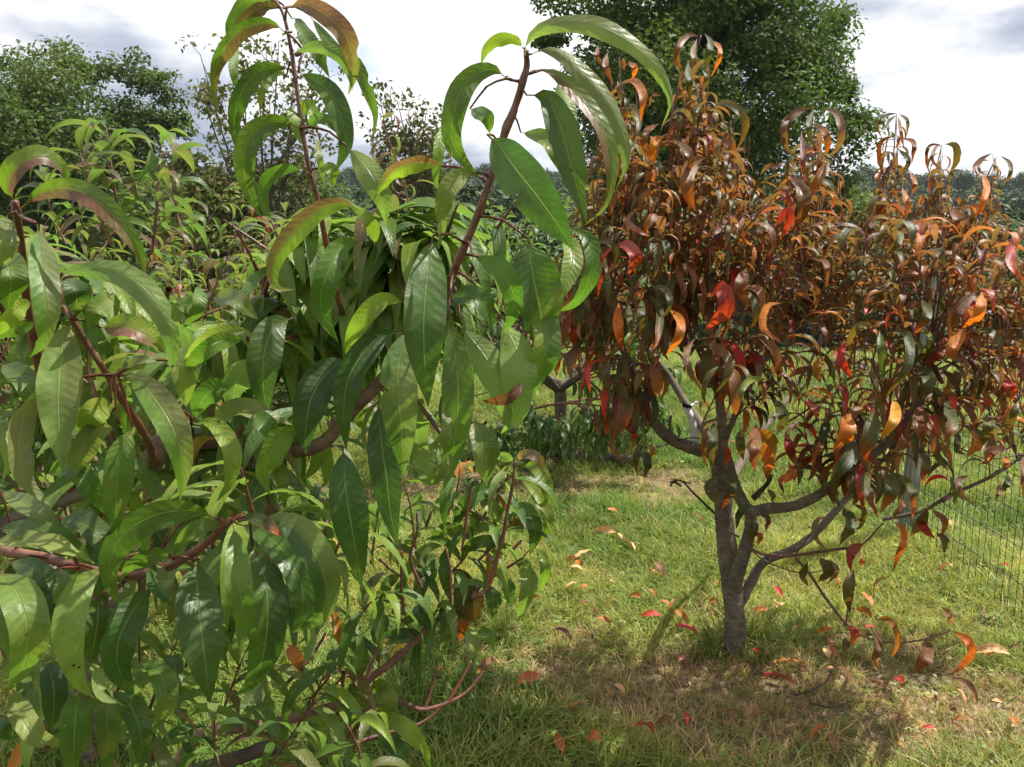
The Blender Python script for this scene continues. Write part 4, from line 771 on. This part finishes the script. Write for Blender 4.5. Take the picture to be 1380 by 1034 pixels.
for t, rows in {'Q4': [([(60,0),(63,90),(70,190)],80,'L'),([(20,40),(10,110),(32,205)],34,'k'),([(168,122),(220,180),(208,275)],38,'r'),([(112,178),(98,250),(160,330)],40,'q'),([(255,225),(228,320),(236,405)],42,'l'),([(268,258),(292,350),(275,425)],56,'w'),([(292,248),(320,270),(310,318)],40,'O'),
 ([(685,415),(638,480),(700,590)],90,'l'),([(715,405),(750,480),(700,595)],70,'L'),([(990,-10),(1040,90),(1000,190)],70,'w'),([(890,130),(870,260),(882,390)],90,'k'),([(900,150),(965,230),(990,310)],100,'Y'),([(925,220),(950,330),(950,445)],90,'X'),([(1060,180),(1068,260),(1112,365)],64,'r'),
 ([(1062,330),(1085,400),(1020,440),(1042,508)],60,'X'),([(1150,-5),(1200,50),(1222,105)],44,'R'),([(1115,130),(1180,145),(1222,218)],40,'R'),([(1108,300),(1128,380),(1120,468)],42,'l'),([(862,570),(800,605),(778,705)],50,'d'),([(908,610),(948,650),(940,718)],44,'m'),([(882,640),(868,720),(858,790)],66,'l'),
 ([(890,720),(912,745),(895,790)],40,'O'),([(945,485),(978,520),(975,565)],40,'l'),([(1290,640),(1220,655),(1208,740),(1285,832)],38,'b'),([(1170,880),(1140,950),(1175,1022)],50,'l'),([(1240,858),(1282,930),(1228,992)],76,'l'),([(1290,865),(1325,930),(1278,1005)],34,'n'),([(810,150),(800,230),(820,330)],60,'l'),([(620,110),(600,240),(610,370)],40,'n'),([(720,240),(735,300),(715,360)],40,'R'),([(660,100),(650,260),(640,380)],60,'w')],
 'Q5': [([(392,575),(425,680),(368,795)],80,'w'),([(440,565),(505,600),(482,690),(438,702)],38,'l'),([(505,378),(455,440),(462,565)],56,'w'),([(560,365),(505,450),(545,560),(582,645)],66,'L'),([(600,385),(592,480),(568,570)],60,'w'),([(620,385),(655,480),(598,610)],86,'L'),([(640,385),(705,450),(690,565)],64,'l'),([(680,388),(755,470),(772,560),(768,650)],56,'L'),([(735,535),(690,600),(657,655)],42,'X'),
 ([(430,70),(388,200),(338,300)],110,'X'),([(440,140),(425,300),(352,410),(343,525)],90,'w'),([(565,50),(540,170),(510,280),(532,345)],120,'L'),([(670,-15),(672,100),(592,210)],76,'Y'),([(722,50),(712,150),(678,225)],88,'r'),([(732,170),(702,250),(655,292)],56,'q'),([(822,20),(798,120),(832,240)],80,'k'),([(945,-10),(972,70),(982,140),(938,235)],76,'L'),([(1100,150),(1115,240),(1065,315)],60,'O'),([(1100,150),(1155,200),(1130,285)],38,'g'),
 ([(1290,262),(1200,278),(1165,345)],66,'q'),([(1280,305),(1275,385)],46,'X'),([(1085,410),(1018,438),(1040,520),(1112,578)],44,'b'),([(975,415),(1003,500),(995,575)],40,'g'),([(850,585),(825,680),(892,755)],70,'r'),([(850,595),(805,680),(757,742)],76,'l'),([(878,598),(945,660),(928,745)],50,'n'),([(900,725),(942,760),(942,835)],48,'K'),([(662,660),(715,700),(722,780),(690,845),(662,940)],48,'X'),
 ([(505,785),(428,830),(430,935)],72,'r'),([(500,865),(485,900)],40,'O'),([(1252,445),(1240,500),(1222,545)],28,'k'),([(1302,415),(1262,500)],46,'w'),([(200,-10),(242,60),(252,105)],46,'R'),([(145,130),(210,145),(248,215)],40,'R'),([(1370,300),(1378,540)],36,'k'),([(240,230),(250,320),(225,395)],60,'w'),([(1190,60),(1180,160),(1145,250)],70,'l'),([(1350,0),(1300,120),(1275,195)],60,'l'),([(800,250),(840,330),(820,460)],60,'L'),([(860,220),(900,300),(965,385)],50,'l'),([(1020,170),(1010,260),(1060,300)],50,'w'),([(290,180),(260,260),(240,330)],40,'q')],
 'Q1': [([(822,76),(760,72),(708,130),(700,210),(742,300)],46,'k'),([(810,90),(788,150),(790,230),(778,335)],40,'b'),([(848,60),(882,110),(868,200),(848,255),(882,292)],40,'w'),([(880,98),(928,140),(920,220),(885,300)],36,'O'),([(838,215),(862,300),(828,405)],40,'l'),([(760,215),(762,320),(772,445)],52,'w'),([(898,462),(960,440),(1032,480),(1072,560),(1050,650),(1015,705)],58,'l'),
 ([(890,450),(830,448),(793,500),(800,585)],36,'v'),([(880,470),(848,520),(862,605)],30,'q'),([(405,322),(470,325),(512,400),(500,545)],60,'O'),([(430,218),(468,250),(455,315)],40,'O'),([(400,195),(412,265)],30,'n'),([(320,165),(308,240),(352,345)],42,'k'),([(268,125),(262,190),(290,240)],30,'k'),([(408,470),(472,478),(492,560),(445,665)],42,'l'),([(612,400),(570,398),(543,465)],28,'n'),([(702,230),(675,225),(655,255)],22,'g'),
 ([(600,555),(530,600),(520,685),(545,740)],46,'n'),([(632,630),(578,650),(553,730),(582,805)],56,'O'),([(602,758),(562,805),(580,880),(603,905)],46,'O'),([(680,480),(742,488),(782,545)],36,'w'),([(690,480),(720,580),(742,675)],34,'l'),([(690,645),(752,700),(772,770),(738,845)],56,'n'),([(860,738),(788,770),(748,860),(770,980),(805,1035)],100,'n'),([(690,898),(725,960),(700,1025)],54,'R'),([(632,955),(605,1035)],50,'R'),
 ([(852,600),(780,598),(758,660),(772,705)],44,'b'),([(940,640),(992,680),(1012,755)],54,'n'),([(960,780),(992,800),(960,862),(895,912)],56,'w'),([(990,838),(1015,920),(988,1005)],46,'k'),([(468,640),(502,705)],46,'R'),([(480,755),(525,780),(520,840)],50,'w'),([(480,848),(502,950),(480,1035)],66,'l'),([(1310,838),(1355,920),(1350,1035)],88,'n'),([(1370,490),(1298,530),(1278,620),(1300,700),(1362,742)],44,'b'),([(1230,838),(1160,858),(1128,915)],34,'w'),([(1272,790),(1200,788),(1152,835)],34,'b'),([(440,900),(405,950),(400,1020)],44,'O')],
 'R4': [([(530,438),(468,450),(418,500),(410,570),(438,622),(472,642)],40,'b'),([(530,438),(508,500),(515,560),(548,612)],26,'w'),([(568,438),(622,460),(642,530),(625,600),(578,642)],42,'b'),([(530,503),(572,530),(588,590),(568,635)],34,'n'),([(480,528),(486,640),(492,745)],26,'m'),([(500,618),(552,640),(552,682),(518,702)],30,'k'),([(430,708),(482,770),(482,860),(448,935)],66,'k'),([(592,648),(548,720),(498,825)],46,'n'),
 ([(870,458),(820,468),(788,510),(806,562)],17,'l'),([(875,460),(908,490),(906,552)],17,'l'),([(866,464),(828,500),(840,562)],15,'w'),([(870,468),(882,540),(896,605)],17,'n'),([(860,548),(798,578),(800,680),(832,722)],24,'k'),([(888,558),(932,580),(926,662)],25,'k'),([(920,698),(937,740),(924,795)],24,'O'),([(868,600),(912,650),(878,722)],26,'l'),([(818,778),(798,850),(842,905)],50,'m'),([(802,868),(758,900),(752,985)],46,'m'),([(888,758),(906,830),(898,905)],34,'O'),
 ([(1046,583),(998,590),(984,640),(1000,712)],17,'k'),([(1050,600),(1030,588),(1008,640),(1042,692)],17,'k'),([(1060,583),(1102,590),(1107,650),(1078,702)],38,'l'),([(1250,620),(1200,648),(1178,680),(1200,722)],20,'k'),([(1240,650),(1208,650),(1198,690),(1242,712)],15,'b'),([(1260,638),(1262,702)],16,'k'),([(1285,630),(1322,660),(1322,710),(1283,758)],20,'l'),([(1132,688),(1088,700),(1078,742)],22,'l'),([(1208,698),(1228,760),(1200,850),(1168,882)],36,'O'),([(1150,828),(1168,880),(1128,942)],30,'n'),([(1080,828),(1114,900),(1088,975)],46,'k'),([(1379,948),(1330,980),(1308,1045)],40,'r')],
 'Q2': [([(375,175),(430,190),(472,260),(430,345)],86,'r'),([(262,250),(275,360),(262,495)],34,'r'),([(880,470),(945,420),(960,540),(850,650)],110,'r'),([(1080,310),(1050,400),(1070,480),(1105,530)],90,'k'),([(1090,310),(1130,370),(1110,420)],50,'q'),([(655,530),(715,600),(700,700),(635,790)],66,'O'),([(530,460),(600,520),(590,700),(560,760)],60,'L'),([(510,470),(500,600),(515,700)],50,'w'),([(440,480),(430,600),(490,700)],50,'l'),([(380,500),(375,640),(410,780)],70,'X'),([(340,520),(315,600),(340,680)],44,'w'),([(150,560),(140,660),(140,750)],70,'r'),([(90,560),(90,640),(60,740)],50,'k'),([(280,650),(270,750),(285,850)],76,'L'),([(30,745),(40,830),(38,905)],50,'O'),([(165,815),(165,880),(200,940)],30,'r'),
   ([(530,430),(620,420),(660,500),(610,600)],44,'w'),([(800,690),(750,770),(770,880),(850,1000)],52,'b'),([(820,690),(960,790),(970,900),(900,1000)],70,'b'),([(1270,500),(1190,520),(1170,640),(1290,725)],50,'q'),([(1310,610),(1260,640),(1255,720)],40,'n'),([(1100,750),(1120,820),(1060,810)],70,'R'),([(820,810),(815,880),(840,960)],50,'r'),([(620,860),(600,950),(605,1020)],54,'O'),([(590,0),(600,120),(640,200)],56,'R'),([(735,0),(700,90),(665,150)],40,'O'),([(400,0),(440,80),(560,140)],44,'q'),([(250,170),(330,170),(370,260),(340,350)],50,'l'),([(990,0),(920,100),(830,150)],50,'k'),([(1200,920),(1100,920),(1045,1000),(1100,1090)],50,'p'),([(1240,90),(1300,0),(1310,60),(1260,160)],60,'r')],
 'Q3': [([(415,725),(370,790),(440,920)],66,'R'),([(570,630),(480,620),(425,700),(430,800)],44,'l'),([(590,650),(600,780),(610,930)],60,'d'),([(640,650),(740,680),(740,840),(620,1020)],64,'w'),([(630,680),(700,730),(690,820)],40,'l'),([(790,840),(860,920),(820,1030)],90,'w'),([(800,630),(860,690),(850,800)],36,'y'),([(770,690),(825,760),(810,830)],36,'y'),([(290,790),(240,860),(270,940)],70,'Y'),([(960,680),(920,760),(850,850)],70,'r'),([(1060,640),(980,760),(1050,830)],90,'X'),([(1110,440),(1000,560),(970,700)],80,'k'),([(1150,440),(1130,560),(1040,640)],70,'O'),([(1379,140),(1310,190),(1310,300),(1379,380)],60,'r'),([(1270,245),(1170,245),(1080,300)],34,'q'),([(970,210),(900,230),(900,310),(960,335)],34,'b'),([(1040,255),(1000,300),(1080,390)],26,'q'),([(820,480),(850,560),(780,680)],60,'L'),([(200,250),(290,280),(300,420)],40,'k'),([(180,360),(250,440),(235,550)],36,'k'),([(110,400),(160,430),(120,480)],66,'q'),([(240,120),(300,170),(270,290)],28,'w'),([(350,40),(400,60),(400,100)],24,'n'),([(1290,890),(1300,960),(1320,1034)],80,'R'),([(560,380),(600,440),(590,520)],44,'l'),([(430,320),(440,380),(430,440)],50,'l'),([(600,20),(520,90),(540,180)],56,'m'),([(690,70),(700,150),(600,260)],46,'l')],
 'B4': [([(690,232),(668,320),(675,412)],60,'K'),([(602,480),(572,474),(543,492)],24,'O'),([(622,488),(597,540),(642,602)],30,'q'),([(680,458),(692,500),(684,540)],40,'R'),([(662,512),(655,575)],40,'l'),([(775,468),(792,540),(775,600),(797,648)],34,'k'),([(768,440),(830,438),(868,500),(862,560),(838,595)],32,'n'),([(980,518),(988,570),(960,622),(935,655)],66,'k'),([(1088,484),(1150,520),(1164,570),(1132,622),(1076,665)],42,'X'),([(1085,462),(1076,410),(1043,386)],26,'q'),([(700,398),(742,400),(767,435)],26,'O')]}.items():
    for l, w, c in rows:
        kw = {}
        if t == 'R4' and l[0][0] > 780: kw['dr'] = (3.2, 3.6)
        HC(t, l, w, c, **kw)
# stems of the traced shoots
brC([(905,330,D-.4),(908,250,D-.45),(905,165,D-.45),(918,110,D-.45),(935,75,D-.45),(945,48,D-.45)], [.006,.005,.004,.002], M_RSTEM, 'shoot', .02, 6)
for l in [[(900,420,D-.4),(902,300,D-.45),(903,160,D-.45)],[(950,400,D-.3),(955,280,D-.35),(960,145,D-.35)],[(1010,420,D-.4),(1050,300,D-.42),(1085,220,D-.45),(1097,150,D-.45)],[(1210,420,D+.3),(1200,300,D+.3),(1208,155,D+.3)],[(1215,400,D+.2),(1250,280,D+.2),(1268,200,D+.2)],[(1260,400,D+.2),(1310,280,D+.2),(1343,212,D+.2)],[(820,300,D-.3),(832,180,D-.3),(820,90,D-.3)],[(860,330,D-.5),(845,200,D-.5),(832,110,D-.5)],[(1060,400,D-.3),(1080,340,D-.3),(1098,310,D-.3)],[(1375,400,D-.3),(1360,330,D-.3)]]:
    brC(l, [.0055,.0045,.002], M_RSTEM, 'shoot', .02, 6)
PALC = {'l': 8, 'k': 4.5, 'w': 5.5, 'n': 3.6, 'b': 2.4, 'm': 2.4, 'L': 3, 'q': .9, 'r': 1.1, 'R': .6, 'O': 1.1, 'Y': .2, 'X': .7, 'K': .5}
def MIXP(g, tip):
    m_ = g.integers(0, 4); p_ = dict(PALC)
    for k_ in {0: 'lwgb', 1: 'nOkL', 2: 'mkr', 3: 'lkn'}[int(m_)]: p_[k_] = p_.get(k_, 1)*2.6+1.5
    if tip[2] < 1.5: p_['R'] += 1.6; p_['r'] += 1; p_['X'] += 1; p_['L'] += 2
    return p_
ENVT = ([735, 770, 800, 835, 865, 900, 925, 945, 985, 1020, 1060, 1095, 1130, 1150, 1175, 1200, 1225, 1262, 1300, 1345, 1390, 1500], [400, 330, 210, 110, 200, 200, 110, 100, 190, 270, 230, 185, 260, 300, 290, 185, 300, 240, 285, 270, 330, 350])
ENVB = ([740, 800, 850, 900, 940, 980, 1040, 1100, 1160, 1220, 1260, 1310, 1400, 1500], [520, 580, 600, 575, 575, 640, 650, 665, 675, 675, 655, 625, 635, 635])
def okC(c, V):
    t_ = V[np.argmax(V[:, 2])]; px, py, d = proj(t_)
    if d < 2.0: return False
    if py < np.interp(px, *ENVT)+8: return False
    b_ = V[np.argmin(V[:, 2])]; px, py, d = proj(b_)
    if px < 742 or py > np.interp(px, *ENVB)+15: return False
    if 905 < px < 950 and 525 < py < 610: return False
    q_ = proj(c)
    if 1228 < q_[0] < 1278 and 375 < q_[1] < 530 and g.random() < .9: return False
    if 1215 < q_[0] < 1262 and 600 < q_[1] < 740: return False
    return True
allb = np.vstack(LB); sb = Twigs(); g = np.random.default_rng(77); made = 0
for i in range(900):
    if made >= 185: break
    px = g.uniform(745, 1420); d = g.uniform(2.3, 3.5) if px < 1150 else g.uniform(2.4, 3.7); et = np.interp(px, *ENVT); eb = np.interp(px, *ENVB)-30
    tip = P(px, et+12+(eb-et-40)*g.random()**(3.2 if i % 3 == 0 else 1.3), d)
    j = np.argmin(np.linalg.norm((allb-tip)*np.array([1, 1, .55]), axis=1)+np.where(allb[:, 2] > tip[2]-.05, .6, 0)); s = allb[j]; ln = np.linalg.norm(tip-s)
    if ln < .15 or ln > 1.5: continue
    u_ = min(.48/ln, .9); m2 = tip+(s-tip)*u_; m2[2] -= .1*u_*ln
    tube(sb, [s, s+(m2-s)*.5+np.array([0, 0, -.03])+g.normal(size=3)*.03, m2], [.0075, .006, .0045], 5, 7)
    shoot(LR_, sb, m2, tip, g, int(g.integers(12, 17)), .165, MIXP(g, tip), (1.9, 3.0), .07, .0034, wr=.185, nv=10, nu=2, ok=okC, fold=.6, spread=.6, curlpow=.6, t0=.02); made += 1
PL = [(832,78,2.6),(822,120,2.8),(855,110,2.7),(868,190,2.6),(905,160,2.7),(925,120,2.7),(942,60,2.75),(955,150,2.8),(985,140,2.75),(1000,165,2.9),(960,190,2.5),(880,230,2.5),(800,200,2.8),(790,250,2.6),(1015,240,2.8),(1060,225,2.7),(1090,165,2.7),(1100,160,2.75),(1128,190,2.8),(1080,250,2.6),(1120,300,3.1),(1150,290,3.2),(1135,320,2.9),(1200,180,3.2),(1212,170,3.3),(1190,260,3.1),(1225,270,3.1),(1255,215,3.2),(1275,215,3.1),(1290,260,3.0),(1310,250,3.1),(1345,235,3.1),(1335,280,3.),(1365,320,2.7),(1240,300,2.9),(1030,300,2.6),(1180,330,2.8),(1385,330,2.6)]
for (a, b_, d) in PL:
    for rep in range(2):
        a0 = a+g.normal()*8; l_ = g.uniform(125, 190)*2.8/d; shoot(LR_, sb, P(a0+(985-a0)*.10*(a0 > 800)+g.normal()*14, b_+l_, d-.02), P(a0, b_+rep*22, d+g.uniform(-.1, .1)), g, 17, .135 if a < 1160 else .12, MIXP(g, (0, 0, 9)), (2.0, 4.2), .05, .003, nv=11, nu=2, wr=.15, fold=.6, spread=.62, ok=lambda c, V: 745 < proj(c)[0] and proj(V[np.argmax(V[:, 2])])[1] > np.interp(proj(c)[0], *ENVT)-22 and not (1228 < proj(c)[0] < 1278 and 375 < proj(c)[1] < 530))
for l in [[(1210,330,3.5),(1208,158,3.4)],[(1262,330,3.4),(1268,202,3.4)],[(1310,330,3.4),(1340,225,3.4)],[(1205,450,3.4),(1195,250,3.4)],[(1120,400,2.9),(1125,290,2.9)]]:
    shoot(LR_, sb, P(*l[0]), P(*l[1]), g, 20, .115, {'l': 4, 'k': 4, 'n': 3, 'm': 1.5, 'w': 2, 'O': .8}, (3.2, 5.2), .03, .003, wr=.12, nv=12, nu=2, ok=lambda c, V: proj(c)[1] > (175 if l[0][0] < 1230 else 215), fold=.6, spread=.8)
sb.build('twig', M_BSTEM, rootC); LR_.build(rootC)
print('red leaves', len(LR_.L), 'green', len(LA.L))

# ================================================================== white tag, fence, log, weeds, fallen leaves
lt = [P(925, 549, D-.05), P(931, 562, D-.06), P(935, 580, D-.06), P(936, 599, D-.05)]
rt = empty('plant_tag', tuple(lt[0]), label='curved white plastic tag hanging from the red tree branch', cat='tag')
c = crom(lt, 14); hw = .015; th = .0016; V = []
for p in c: V += [p+np.array([-hw, 0, 0]), p+np.array([hw, 0, 0]), p+np.array([hw, th, 0]), p+np.array([-hw, th, 0])]
Fq = [[0, 1, 2, 3][::-1], [52, 53, 54, 55]]+[[4*i+a, 4*i+(a+1) % 4, 4*i+4+(a+1) % 4, 4*i+4+a] for i in range(13) for a in range(4)]
mk('strip', V, np.array(Fq), M_WHITE, rt, smooth=False)
b = Bag(); tube(b, [P(921, 546, D-.06), P(931, 549, D-.05)], [.008, .008], 8, 4); b.build('clip', M_WIRE, rt)
b = Bag(); tube(b, [P(926, 551, D-.055), P(933, 546, D-.04), P(939, 542, D)], [.006, .0055, .005], 8, 5); b.build('tie', M_WHITE, rt)

FX = 2.17; fr = empty('wire_fence', (FX, 4.3, 0), label='black wire mesh fence on round wooden posts running away at right', cat='fence')
for y in (-.2, 4.36, 8.85):
    b = Bag(); z = float(gz(FX, y)); tube(b, [(FX-.02, y, z-.1), (FX, y, z+.8), (FX+.01, y, z+1.58)], [.047, .0445, .042], 14, 14, lump=.02); po = b.build('post', M_POST, fr)
    b = Bag(); a = np.arange(14)/14*6.283; V = np.c_[FX+.01+.042*np.cos(a), y+.042*np.sin(a), np.full(14, z+1.578)]
    mk('post_top', np.vstack([V, [[FX+.01, y, z+1.584]]]), [[i, (i+1) % 14, 14] for i in range(14)], M_POST, po)
w = Bag(); xf = FX-.052; rr_ = .0015
def wire(a, b_, r): 
    a = np.array(a, float); b_ = np.array(b_, float); t_ = nrm(b_-a); s = nrm(np.cross(t_, [.9, .1, .3])); q = np.cross(t_, s); V = []
    for p in (a, b_):
        for k in range(3): V.append(p+r*(s*math.cos(k*2.094)+q*math.sin(k*2.094)))
    w.add(V, np.array([[0, 1, 4, 3], [1, 2, 5, 4], [2, 0, 3, 5]]))
gf = np.random.default_rng(4); ys = np.arange(.6, 8.8, .052); zs = [.02, .17, .32, .47, .62, .80, .98, 1.16, 1.34, 1.52]
sag = lambda y, z: z+.015*math.sin(y*2.1+z*3)-.02*abs(math.sin((y-1.3)/3.06*math.pi))*z*.6
for y in ys:
    jx = gf.normal()*.0015; yj = y+gf.normal()*.003
    for z0, z1 in zip(zs[:-1], zs[1:]): wire((xf+jx, yj, sag(y, z0)), (xf+jx, yj+gf.normal()*.002, sag(y, z1)), rr_)
for z in zs:
    for y in ys[:-1]: wire((xf+.002, y, sag(y, z)), (xf+.002, y+.052, sag(y+.052, z)), rr_*1.15)
for y in ys[ys < 7]:
    for z in zs: wire((xf, y-.005, sag(y, z)-.003), (xf, y+.005, sag(y, z)+.003), .003)
w.build('wire_mesh', M_WIRE, fr, smooth=False)

b = Bag(); a1 = G(738, 622); a2 = G(862, 628); tube(b, [a1+np.array([0, 0, .03]), (a1+a2)/2+np.array([0, .06, .032]), a2+np.array([0, 0, .028])], [.04, .046, .036], 12, 18, lump=.05)
o = b.build('fallen_log', M_DBARK); tag(o, 'dark log lying in the shade under the dark green peach tree', 'log')
def weed(px, py, h, n, colr, head, label, spread=.18):
    p = G(px, py); root = empty('weed_clump', tuple(p), label=label, cat='weeds', group='weed clumps'); gl = np.random.default_rng(int(px*7+py)); st = Bag(); C = []; Nn = []; HC_ = []
    for i in range(n):
        a = gl.uniform(0, 6.28); r = spread*math.sqrt(gl.random()); s = p+np.array([math.cos(a)*r, math.sin(a)*r, -.01]); e = s+np.array([math.cos(a)*r*.6, math.sin(a)*r*.6, h*gl.uniform(.6, 1.1)])
        c = tube(st, [s, (s+e)/2, e], [.0022, .0018, .001], 4, 6)
        for k in range(10): q = c[gl.integers(1, 6)]+gl.normal(size=3)*.018; C.append(q); Nn.append(gl.normal(size=3)*.6+np.array([0, 0, 1]))
        for k in range(12 if head else 0): HC_.append(c[5]+gl.normal(size=3)*np.array([.02, .02, .025]))
    st.build('stem', M_RSTEM if not head else M_BSTEM, root); C = np.array(C); V, Q = quads(C, nrm(np.array(Nn)), np.full(len(C), .03), 2.2)
    mk('foliage', V, Q, M_FAR, root, cols=np.repeat(np.array(colr)*gl.uniform(.7, 1.3, (len(C), 1)), 4, 0), smooth=False, kind='stuff')
    if head:
        HC_ = np.array(HC_); V, Q = quads(HC_, nrm(gl.normal(size=HC_.shape)), np.full(len(HC_), .016), 1.4); mk('flower_head', V, Q, M_FAR, root, cols=np.repeat(np.array([.38, .36, .14])*gl.uniform(.7, 1.3, (len(HC_), 1)), 4, 0), smooth=False, kind='stuff')
weed(748, 612, .22, 26, (.14, .18, .05), True, 'pale yellow flowering weeds in front of the dark green peach tree')
weed(785, 610, .20, 22, (.13, .17, .05), True, 'pale flowering weeds just right of the larger pale clump')
weed(822, 608, .18, 18, (.12, .17, .05), True, 'small pale weed clump behind the log, rightmost of the pale ones')
weed(700, 612, .26, 40, (.05, .10, .03), False, 'dark leafy weeds between the green foreground leaves and the pale weeds', .3)
weed(665, 622, .2, 30, (.06, .12, .03), False, 'leafy weeds half hidden behind the lowest foreground leaves', .25)
weed(690, 655, .1, 24, (.05, .10, .03), False, 'low weeds on the brown ground below the shaded tree', .25)
# long grass round the foot of the trunk
p = TR; b = Bag(); gl = random.Random(3)
for i in range(150):
    a = gl.uniform(0, 6.28); r = .05+.09*gl.random(); c = np.array([.10, .18, .035])*gl.uniform(.7, 1.4)
    if gl.random() < .2: c = np.array([.3, .24, .12])
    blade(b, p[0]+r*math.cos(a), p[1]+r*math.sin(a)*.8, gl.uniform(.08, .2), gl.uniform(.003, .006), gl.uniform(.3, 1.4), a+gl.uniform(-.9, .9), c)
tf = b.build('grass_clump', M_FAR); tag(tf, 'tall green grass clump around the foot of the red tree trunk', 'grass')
FL = [(942,717,50,'t'),(815,729,60,'t'),(847,747,78,'t'),(840,759,30,'t'),(785,762,60,'t'),(780,775,60,'O'),(888,789,60,'k'),(770,804,45,'t'),(787,807,30,'r'),(722,820,32,'O'),(825,801,25,'t'),(707,839,90,'n'),(855,822,50,'O'),(880,820,35,'O'),(790,827,40,'n'),(815,857,44,'r'),(877,846,60,'R'),(898,836,42,'r'),(960,833,55,'O'),(945,822,24,'n'),(918,856,60,'O'),(928,879,92,'R'),(760,879,60,'m'),(918,902,40,'q'),(713,934,92,'r'),(600,927,50,'O'),(640,1026,45,'O'),(753,1021,80,'r'),(798,1030,90,'r'),(870,1012,90,'R'),(893,991,50,'n'),(985,977,66,'n'),(1015,981,44,'q'),(775,969,26,'r'),(668,941,30,'t'),
 (1048,817,50,'R'),(1047,841,80,'t'),(1072,866,70,'t'),(965,801,32,'O'),(1063,909,90,'O'),(1048,939,112,'R'),(1053,919,50,'n'),(1113,896,60,'t'),(1180,912,62,'t'),(1210,937,70,'R'),(1137,936,60,'t'),(1117,984,52,'q'),(1020,982,70,'q'),(1100,1013,80,'r'),(1120,1016,60,'q'),(1155,1012,30,'n'),(1333,899,100,'t'),(1277,859,60,'t'),(1300,952,90,'k'),(1257,962,50,'n'),(1363,992,60,'O'),(1210,982,52,'r'),(1167,824,64,'O'),(1160,772,66,'t'),(1012,747,50,'O'),(1127,806,40,'O'),(1000,1022,30,'k'),(1293,964,60,'t'),
 (457,792,60,'O'),(550,807,52,'O'),(423,792,30,'n'),(525,844,32,'Y'),(537,907,80,'Y'),(518,881,52,'O'),(545,1012,40,'O'),(230,826,60,'Y'),(225,841,60,'O'),(33,1022,44,'Y'),(127,1016,44,'Y'),(265,999,34,'Y'),(400,770,44,'q'),(300,728,40,'t'),(215,722,50,'t')]
fx_ = np.random.default_rng(31)
for _ in range(46): FL.append((float(fx_.uniform(440, 1370)), float(fx_.uniform(700, 1030)), float(fx_.uniform(26, 58)), str(fx_.choice(['t', 'O', 'R', 'n', 'k', 'O', 't']))))
CN = {'t': 'pale tan orange', 'O': 'bright orange', 'k': 'bronze brown', 'r': 'dark red', 'n': 'orange brown', 'R': 'vivid red orange', 'm': 'purplish maroon', 'q': 'dusty pink', 'Y': 'yellow orange'}
def where(px, py):
    if px < 320: return 'under the big green tree'
    if px < 640: return 'below the low green branch'
    if py > 960: return 'at bottom edge left of trunk' if px < 960 else 'at bottom edge right of trunk'
    if px < 740: return 'beside low green branch tips'
    if px < 860: return 'in open grass between the trees' if py < 850 else 'in thin grass well left of trunk'
    if px < 985: return 'in grass just left of trunk'
    if px < 1095: return 'by brown patch right of trunk'
    if px < 1240: return 'below the low hanging red shoot'
    return 'at lower right by fence'
gl = np.random.default_rng(9); grp = {}
for i, (px, py, l, cc_) in enumerate(FL):
    p = G(px, py); d = proj(p)[2]; ln = float(np.clip(l/3*d/F*1.6, .045, .14)); a = gl.uniform(0, 6.28); d0 = np.array([math.cos(a), math.sin(a)*.7, gl.uniform(.1, .6)])
    ge = droop_leaf((0, 0, 0), d0, ln, ln*.34, gl.uniform(.5, 2.0), {'r': 'f', 'm': 'm'}.get(cc_, cc_), gl, 10, 4, gl.uniform(.3, .9), gl.normal()*.8, .08)
    V = ge[0].copy(); V[:, 2] -= V[:, 2].min(); V[:, :2] -= V[:, :2].mean(0); z = .045 if py < 900 else .04
    o = mk('fallen_leaf', V, ge[1], M_DRY, cols=ge[2], uv=ge[3]); o.location = (p[0], p[1], float(gz(p[0], p[1]))+z); grp.setdefault((CN[cc_], where(px, py)), []).append((py, px, o))
ORD = ['nearest']+[o_+' nearest' for o_ in 'second third fourth fifth sixth seventh eighth ninth tenth eleventh twelfth'.split()]
for (cn, wh), l in grp.items():
    l.sort(key=lambda e: -e[0])
    for k, (_, _, o) in enumerate(l):
        tag(o, cn+' fallen leaf '+wh+('' if len(l) == 1 else ', '+ORD[min(k, 11)]), 'leaf', 'fallen peach leaves on the grass')
# dead twigs lying in the dry patch
for k, (q, lab) in enumerate([([(1070, 948), (1110, 935), (1125, 905)], 'thin dark fallen twig on the dry brown patch right of the trunk'), ([(1090, 958), (1120, 968), (1150, 962)], 'short brown twig lying flat in the dry patch, nearer than the bent one')]):
    b = Bag(); tube(b, [G(a_, b_)+np.array([0, 0, .03+.01*j]) for j, (a_, b_) in enumerate(q)], [.004, .003, .002], 6, 10, lump=.05); o = b.build('fallen_twig', M_DBARK); tag(o, lab, 'twig')

# thin summer air: the far hillside fades slightly
m, t = newmat('air'); pv = N(t, 'ShaderNodeVolumePrincipled'); pv.inputs['Color'].default_value = (.80, .88, .97, 1); pv.inputs['Density'].default_value = .00022; pv.inputs['Anisotropy'].default_value = .2
o_ = N(t, 'ShaderNodeOutputMaterial'); L(t, pv.outputs[0], o_.inputs['Volume'])
hv = [(x, y, z) for x in (-905, 905) for y in (-305, 1505) for z in (-9, 32)]
mk('haze', hv, np.array([[0, 1, 3, 2], [4, 6, 7, 5], [0, 4, 5, 1], [2, 3, 7, 6], [0, 2, 6, 4], [1, 5, 7, 3]]), m, smooth=False, kind='stuff', label='thin bluish summer haze over the valley', cat='haze')
